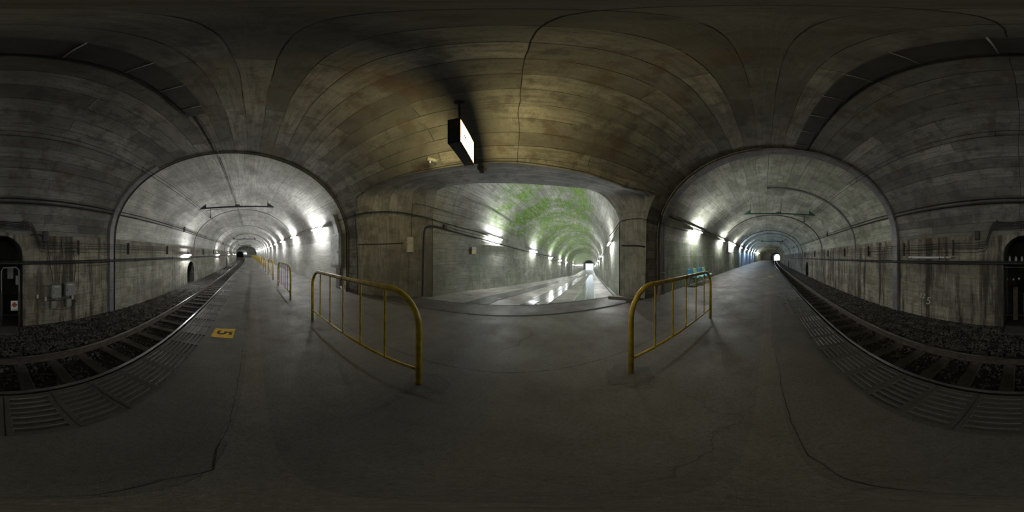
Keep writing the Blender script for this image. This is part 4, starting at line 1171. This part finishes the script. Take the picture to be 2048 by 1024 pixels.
wcable([(148,562),(150,530),(146,505),(149,500)],.012,'conduit rising from the farther switch box')
wcable([(157,580),(157,540),(157,500),(152,498)],.008,'thin conduit at the far side of the switch boxes')
wcable([(92,603),(100,600),(118,601),(130,598),(150,600),(154,605)],.008,'drooping thin cable under the switch boxes')
wcable([(106,618),(130,618),(146,612),(150,600)],.007,'lowest looped cable under the small grey boxes')
wcable([(165,532),(180,531.5),(230,528)],.010,'short horizontal conduit left of the switch boxes on bare concrete')
wcable([(60,470),(80,470),(88,480),(86,495)],.02,'thick cable bend where the bundle drops beside the niche')
y,z=pz_(90,472)
b=MB(); b.box(W(px(y,z,-1)+.05,y,z-.02),(.14,.17,.36),0,.02); tag(b.build('junction_cabinet',M['dark_iron']),'dark cable junction cabinet where the bundle bends beside the niche, left','junction cabinet')
y,z=pz_(1957,472)
b=MB(); b.box(W(px(y,z,-1)+.05,y,z),(.14,.15,.30),0,.02); tag(b.build('junction_cabinet',M['dark_iron']),'dark cable junction lump beside the niche, right','junction cabinet')
# niche contents
def nx(y): return px(y,0,-1)
fr=empty('niche_gate',W(-3.43,.02,-1.62),0,'dark steel gate and frame closing the lower part of the equipment niche','gate')
def loc(x,y,z): q=W(x,y,z); o_=fr.location; return (q[0]-o_[0],q[1]-o_[1],q[2]-o_[2])
for (ya,yb) in ((-.43,.0),(.04,.42)):
    b=MB(); b.tube([loc(-3.42,ya,-1.6),loc(-3.42,ya,-.80),loc(-3.42,yb,-.80),loc(-3.42,yb,-1.6)],.020,8); b.tube([loc(-3.42,ya,-1.30),loc(-3.42,yb,-1.30)],.014,8); b.build('gate_leaf',M['dark_iron'],fr)
b=MB(); b.tube([loc(-3.44,.03,-1.6),loc(-3.44,.03,-.32),loc(-3.44,.07,-.25),loc(-3.44,.34,-.24),loc(-3.44,.40,-.3),loc(-3.44,.41,-1.6)],.022,8); b.build('upper_frame',M['steel_dull'],fr)
b=MB(); b.tube([loc(-3.46,-.43,-.24),loc(-3.46,.0,-.24)],.016,8); b.build('cross_bar',M['dark_iron'],fr)
sgw=empty('warning_sign',W(-3.385,.38*0+.30,-1.18),0,'small white warning sign with a red diamond on the niche gate','sign')
b=MB(); b.box((0,0,.22*S/2),(.006,.145*S,.22*S)); b.build('plate',M['sign_face'],sgw)
def diam(r,x,mat,nm):
    b=MB(); c=.13*S; b.add([(x,0,c-r),(x,r,c),(x,0,c+r),(x,-r,c)],[(0,1,2,3)]); b.build(nm,mat,sgw)
diam(.098,.0045,M['ink'],'black_diamond'); diam(.080,.006,M['sign_red'],'red_diamond')
b=MB(); b.box((.0075,0,.13*S),(.001,.075,.016)); 
for yy in (-.06,0,.06):
    b.box((.0045,yy,.035),(.002,.030,.006)); b.box((.0045,yy,.047),(.002,.038,.006)); b.box((.0045,yy,.040),(.002,.007,.030))
b.build('lettering',M['ink'],sgw)
for k,(y) in enumerate((-.33,-.19,-.05)):
    b=MB(); b.lathe([(.02,0)]+[(r_,.01+.018*i) for i,r_ in enumerate((.05,.03,.055,.03,.055,.03,.055,.03,.05,.03))]+[(.015,.21)],(0,0,0),'z',14)
    o=b.build('insulator',M['porcelain']); o.location=W(-3.75,y,-.17+.03); tag(o,'ribbed pale insulator on the shelf in the niche, %s'%('rightmost','middle','leftmost')[2-k],'insulator','insulators in the niche')
b=MB(); b.box(W(-3.78,-.02,-.165),(.5,1.25,.04)); tag(b.build('insulator_shelf',M['dark_iron']),'dark steel shelf under the insulators in the niche','shelf')
for k,(u,v) in enumerate(((2014,558.5),(2027,559),(2038,557.5))):
    y,z=pz_(u,v,-3.6); b=MB(); b.box(W(-3.62,y,z),(.05,.06,.06),0,.005); tag(b.build('terminal_block',M['porcelain']),'tiny pale terminal block inside the niche','terminal','terminal blocks in the niche')
b=MB(); b.box(W(-3.8,-.20,-1.15),(.10,.17,1.25),0,.01); tag(b.build('steel_post',M['rust']),'rusty upright post inside the niche behind the gate','post')
b=MB(); b.tube([W(-3.6,-.38,-1.6),W(-3.6,-.38,-.2)],.02,6); tag(b.build('steel_post',M['dark_iron']),'thin dark upright near the right edge inside the niche','post')
wb2=wallbox(.375,-.52,.12,.30,.10,M['box'],'junction_box','narrow grey box mounted at the left edge inside the niche','electrical box',handle=False); wb2.location.x-=.10
b=MB(); b.box(W(-3.95,.25,-.42),(.10,.22,.40),0,.01); tag(b.build('relay_cabinet',M['steel_dull']),'dim grey cabinet deep inside the niche behind the frame','cabinet')
b=MB(); b.box(W(-3.22,-.02,-1.60),(.62,1.12,.10),0,.03); tag(b.build('concrete_slab',M['patch']),'flat dark concrete slab on the ballast in front of the niche','slab')
# lever-like post behind insulator; concrete niche surround
b=MB(); R=[]
for rr,xo in ((.47,.0),(.475,.02),(.56,.015),(.57,.0)):
    R.append([W(px(.02+rr*cos(a)*.98,.1+rr*sin(a)*.7,-1)+xo,.02+rr*cos(a)*.98,0+rr*sin(a)*.92) for a in np.linspace(pi,0,24)])
b.grid(R,sm=False); struct(b.build('trim_3',M['wall_stain']))

# chalk writing on the track-side wall
def wall_text(txt,u,v,h,label,mat='chalk',rot=0,bold=.006,cat='chalk writing',ins=None):
    y,z=pz_(u,v,XW); 
    for _ in range(4):
        i_=IN if (y<RY0 or y>RY1) else 0
        X=px(y,z,-1,i_)+(.035 if i_ else 0); y,z=pz_(u,v,X)
    t=text_mesh('chalk_writing',txt,h*S*1.4,M[mat],shear=.2)
    t.location=(X*S+.004,y*S,(z+1)*S); t.rotation_euler=(pi/2+0,0,pi/2); tag(t,label,cat)
    t.rotation_euler=(pi/2,rot,pi/2)
    return t
wall_text('5',1856,602,.20,'large white chalk number 5 on the wall right of the niche')
wall_text('22',1844,591.5,.13,'crossed-out white chalk number 22 beside the large 5')
wall_text('No',1841.5,579,.09,'chalk letters No above the crossed-out 22','chalk_faint')
wall_text('2  460 m',1870,579,.085,'faint chalk measurement above the large 5','chalk_faint')
wall_text('2"60',1902,592.5,.07,'faint chalk figure 2 60 to the right of the number 5','chalk_faint')
wall_text('6',263,570,.17,'white chalk number 6 just left of the drainage channel')
wall_text('24',256.5,569,.10,'crossed-out small chalk number beside the 6')
wall_text('No',257.5,563,.08,'small chalk letters No above the 6')
wall_text('1 Track',210,572,.08,'faint chalk scrawl between the boxes and the drainage channel','chalk_faint')
wall_text('S.60',192,585,.09,'faint chalk figures low on the wall left of the boxes','chalk_faint')
# refuge niche signs
for u,v,lab in ((356,535,'small square brown plate left of the arched refuge in the left tunnel'),):
    y,z=pz_(u,v,-3.6); b=MB(); b.box(W(px(y,z,-1,IN)+.05,y,z+g(y)),(.01,.30,.16)); tag(b.build('wall_plate',M['wood']),lab,'plate')
b=MB(); y=16.5; b.box(W(px(y,-.3,-1,IN)+.05,y,-.22+g(y)),(.01,.9,.2)); tag(b.build('wall_plate',M['wood']),'brown rectangular plate farther along the left track-side wall','plate')

# ------------------------------------------------------------------ junction: cabinets, conduits, ducts
cb=empty('steel_cabinet',W(2.425,4.30,-1.0),radians(180),'tall brushed steel cabinet with duct on the platform wall left of the opening','electrical cabinet')
b=MB(); b.box((.13,0,1.16*S),(.25,.84,1.0*S),0,.012); b.build('housing',M['steel'],cb)
b=MB(); b.box((.262,0,1.16*S),(.016,.78,.95*S),0,.006); dr_=b.build('door',M['steel'],cb)
b=MB(); b.box((.28,.33,1.12*S),(.02,.02,.09),0,.004); b.build('handle',M['black'],dr_)
b=MB(); b.box((.07,.05,.33*S),(.12,.34,.66*S),0,.01); b.build('lower_duct',M['gutter'],cb)
b=MB(); R=[]
for k in range(9):
    t=k/8; z_=1.66*S+t*.55*S; X=(px(4.3,.66+t*.55,1)-px(4.3,0,1))*S
    R.append([(.03-X,-.12,z_),(.17-X,-.12,z_),(.17-X,.20,z_),(.03-X,.20,z_)])
for i in range(3): b.grid([[r[i] for r in R],[r[i+1] for r in R]],sm=False)
b.add([R[-1][0],R[-1][1],R[-1][2],R[-1][3]],[(0,1,2,3)])
b.build('upper_duct',M['steel'],cb)
def jc(pts,r,label,mat='cable',name='conduit',off=0):
    return cable([W(*p) for p in pts],r,name,M[mat],label)
# helper: point on corner surface from pixel (nearest loft point along the ray)
def loftpts():
    P_=[]
    for lo,hi,l in ((0,3,True),(2,15,False),(14,17,True)):
        for r in loft_rows(lo,hi,l,10): P_+=list(r)
    for s_ in np.linspace(2,9,80):
        for h_ in np.linspace(0,1.87,20):
            q=PS(s_,NL,h_); P_.append(np.array([q[0]/S,q[1]/S,q[2]/S-1]))
        for t in np.linspace(0,1.2,14):
            q=PS(s_,NC+NH*cos(t),LSP+PR*sin(t)); P_.append(np.array([q[0]/S,q[1]/S,q[2]/S-1]))
    for y in np.linspace(RY1,6,40):
        for z in np.linspace(-1,SPR,20): P_.append(np.array([px(y,z,1,IN),ysh(y,2.4),z]))
        for z in np.linspace(SPR,1.9,20): P_.append(np.array([px(y,z,1,IN),ysh(y,2.4),z]))
    for y in np.linspace(RY0,-2.75,14):
        for z in np.linspace(-1,1.6,36): P_.append(np.array([px(y,z,1),y,z]))
    return np.array(P_)
LP_=loftpts()
def onsurf(u,v,off=.03):
    az=radians((1024-u)*360/2048); el=radians((512-v)*180/1024); d=np.array([cos(el)*cos(az),cos(el)*sin(az),sin(el)])
    nn=LP_/np.linalg.norm(LP_,axis=1)[:,None]; c=nn@d
    idx=np.argsort(-c)[:6]; t=np.linalg.norm(LP_[idx],axis=1).min()-off
    return tuple(d*t)
def sc(pix,r,label,mat='cable',name='conduit',off=.03,m=4):
    return cable([W(*onsurf(u,v,off)) for u,v in pix],r,name,M[mat],label,m=m)
sc([(664,446),(690,437),(716,428),(745,424),(775,423),(805,425),(830,430),(860,438),(900,449),(930,457),(958,464),(985,473)],.016,'black conduit curving round the left corner at lamp height into the side passage')
sc([(704,450),(712,434),(730,427),(755,425.5),(780,425),(810,428),(825,432),(842,432),(860,436),(875,442),(888,446)],.012,'second cable below the curved conduit at the left corner','cable_grey','cable')
sc([(845,592),(846,560),(847,520),(848,480),(849,462),(852,455),(862,452),(880,455),(900,461),(930,469),(960,477),(1000,488),(1040,499),(1080,509),(1110,515)],.032,'thick black duct rising from the floor and turning along the left passage wall',name='duct')
sc([(823,472),(823.5,440),(824,420),(827,409),(832,407),(850,411),(880,419),(930,434),(960,442),(990,453),(1030,469),(1050,476)],.009,'thin conduit from the grey box running high along the left passage wall')
sc([(711,437),(712,470),(714,500),(715,540),(715,588)],.016,'vertical conduit in the dark corner beside the steel cabinet',off=.04)
sc([(888,449),(910,458),(940,466),(985,478)],.012,'conduit below the first passage lamp','cable_grey')
def surf_box(u,v,w,h,d,rz,mat,name,label,cat,latch=True):
    p=onsurf(u,v,.0); root=empty(name,W(*p),rz,label,cat)
    b=MB(); b.box((0,0,0),(d,w,h),0,.008); b.build('housing',mat,root)
    b=MB(); b.box((-d/2-.006,0,0),(.012,w-.03,h-.03),0,.003); dr=b.build('door',mat,root)
    if latch:
        b=MB(); b.box((-d/2-.018,w*.36,0),(.016,.02,.035)); b.build('latch',M['black'],dr)
    return root
surf_box(820,489.5,.25,.55,.14,radians(43),M['boxw'],'distribution_box','cream distribution box on the curved left corner, on a dark backing','electrical box')
p=onsurf(817,489,.0); b=MB(); b.box(tuple(q for q in W(p[0]+.06,p[1]+.03,p[2]-.03)),(.05,.34,.80),radians(43)); tag(b.build('backing_board',M['black']),'black backing board behind the cream distribution box','board')
surf_box(890,453,.13,.15,.10,radians(55),simple('dark_red_box',(.07,.035,.035),.5),'pull_box','small dark reddish pull box on the duct at the passage entrance','electrical box',False)
# passage notice
p=PS(3.62,NL-.012,1.0); pn=onsurf(948,501,.02)
nb=empty('wall_notice',W(*pn),-AX+0,'small white notice with a yellow bar on the left passage wall','sign')
b=MB(); b.box((0,0,0),(.30,.012,.31),0,.004); b.build('plate',M['boxw'],nb)
b=MB(); b.box((0,-.008,-.075),(.24,.004,.075)); b.build('yellow_bar',M['yellow_tape'],nb)
b=MB()
for i in range(5): b.box((-.10+.05*i,-.008,.055),(.028,.004,.035))
b.build('lettering',M['box'],nb)
# pillar cable
sc([(1219,472),(1230,458),(1238,446),(1245,441),(1262,438),(1280,437),(1295,440),(1320,446),(1345,455),(1375,462)],.014,'black cable rounding the right pillar at lamp height')
sc([(1322,430),(1320,460),(1318,500),(1317,540),(1316,575)],.045,'dark vertical duct on the wall between the pillar and the right tunnel',name='duct',off=.02)
sc([(1328,432),(1327,480),(1326,540),(1325,578)],.012,'thin vertical conduit beside the dark duct right of the pillar')
b=MB(); b.box((0,0,0),(.70,.10,.05),0,.006); o=b.build('timber_prop',M['wood']); o.location=W(2.33,-2.93,-.87); o.rotation_euler=(0,radians(-38),radians(-58)); tag(o,'short sloping timber prop at the foot of the wall right of the pillar','prop')
b=MB(); b.box((0,0,0),(.55,.12,.05),0,.006); b.box((.1,.09,-.03),(.4,.08,.04),.3,.006); o=b.build('metal_offcut',M['steel_dull']); o.location=W(2.28,3.80,-.93); o.rotation_euler=(0,radians(-25),radians(60)); tag(o,'loose metal offcuts on the floor below the steel cabinet','scrap metal')
# conduit carrying the lamps on both platform walls
cable([Q(px(y,1.05,1,IN)-.035,y,1.03) for y in np.linspace(3.9,YB1-1,60)],.012,'lamp_conduit',M['cable_grey'],'thin conduit above the lamps on the left platform wall',straight=True)
cable([Q(px(y,1.07,1,IN)-.035,y,1.06) for y in np.linspace(-3.5,YB0+1,60)],.028,'lamp_conduit',M['cable'],'black conduit above the lamps on the right platform wall',straight=True)
cable([PS(s_,NR+.03,1.80) for s_ in np.linspace(4.0,60,50)],.012,'lamp_conduit',M['cable'],'conduit linking the lamps on the right passage wall',straight=True)
cable([PS(s_,NL-.04,1.62) for s_ in np.linspace(9.0,60,50)],.022,'lamp_conduit',M['cable'],'conduit below the lamps on the left passage wall',straight=True)

# ------------------------------------------------------------------ far end of the passage
b=MB()
def PE(n,h,ds=0): return PS(SEND-.2+ds,n,h)
zo=2.55
for (n0,n1,h0,h1) in ((NR-.1,-.50,0,4.0),(2.55,NL+.1,0,4.0),(-.5,2.55,2.35,4.0)):
    b.add([PE(n0,h0),PE(n1,h0),PE(n1,h1),PE(n0,h1)],[(0,1,2,3)])
struct(b.build('wall_passage_end',M['white']))
dr=empty('glazed_door',PE(1.0,0),-AX,'glazed doorway flooding daylight at the far end of the side passage','door')
def PL(n,h,ds=0): q=PE(n,h,ds); o_=dr.location; v=(q[0]-o_[0],q[1]-o_[1],q[2]-o_[2]); return (v[0]*cos(AX)-v[1]*sin(AX),v[0]*sin(AX)+v[1]*cos(AX),v[2])
b=MB()
for n in (-.46,.55,1.45,2.5): b.tube([PL(n,0),PL(n,2.35)],.05,4)
for h_ in (.03,.62,2.32): b.tube([PL(-.46,h_),PL(2.5,h_)],.045,4)
b.build('door_frame',M['door_frame'],dr)
b=MB(); b.add([PL(-.46,0,.03),PL(1.45,0,.03),PL(1.45,2.35,.03),PL(-.46,2.35,.03)],[(0,1,2,3)]); b.build('glass_pane',M['pane'],dr)
b=MB(); b.box(tuple(PE(1.2,3.0,-.3)),(.5,3.6,.35),-AX); tag(b.build('beam_box',M['dark_iron']),'dark beam across the passage just before the daylit doorway','beam')

sc([(1243,491),(1255,491),(1268,491),(1280,492),(1291,494)],.030,'dark horizontal recess line round the concrete pillar',mat='black',name='recess_line',off=.0)
sc([(716,489),(740,488.5),(765,488),(790,487),(806,486)],.016,'dark horizontal groove across the curved left corner',mat='black',name='recess_line',off=.0)

# puddle on the right platform
b=MB(); rs=np.random.default_rng(3); n=40
def puddle(cx,cy,rx,ry):
    pts=[PG(cx+cos(2*pi*i/n)*rx*(.75+.25*sin(3*i+cx*9)+.12*rs.normal()),cy+sin(2*pi*i/n)*ry*(.8+.15*cos(2*i)),-.9978) for i in range(n)]
    b.add(pts,[tuple(range(n))])
puddle(-.30,-3.6,.10,.95)
m=N('wet_film'); m.b.inputs['Base Color'].default_value=(.075,.07,.066,1); 
ob_=m.new('ShaderNodeTexCoord').outputs['Object']; m.link(m.ramp(m.noise(ob_,5,5,.7),[(.4,.22),(.62,.38)]),m.b.inputs['Roughness']); m.bump(m.noise(ob_,4,3,.5),.06,.002)
o=b.build('puddle',m.m); tag(o,'wet glistening patch on the right-hand platform beside the grooved slabs','puddle')

crown=[]
for y in np.linspace(RY1+.1,15,30):
    x=-.80-.03*(y-3.4); xc,a=section(y); crown.append(PG(x,y,SPR+(RISE-IN)*sqrt(1-((x-xc)/a)**2)-.03))
cable(crown,.014,'crown_conduit',M['cable'],'thin dark conduit along the crown of the left tunnel',straight=True)
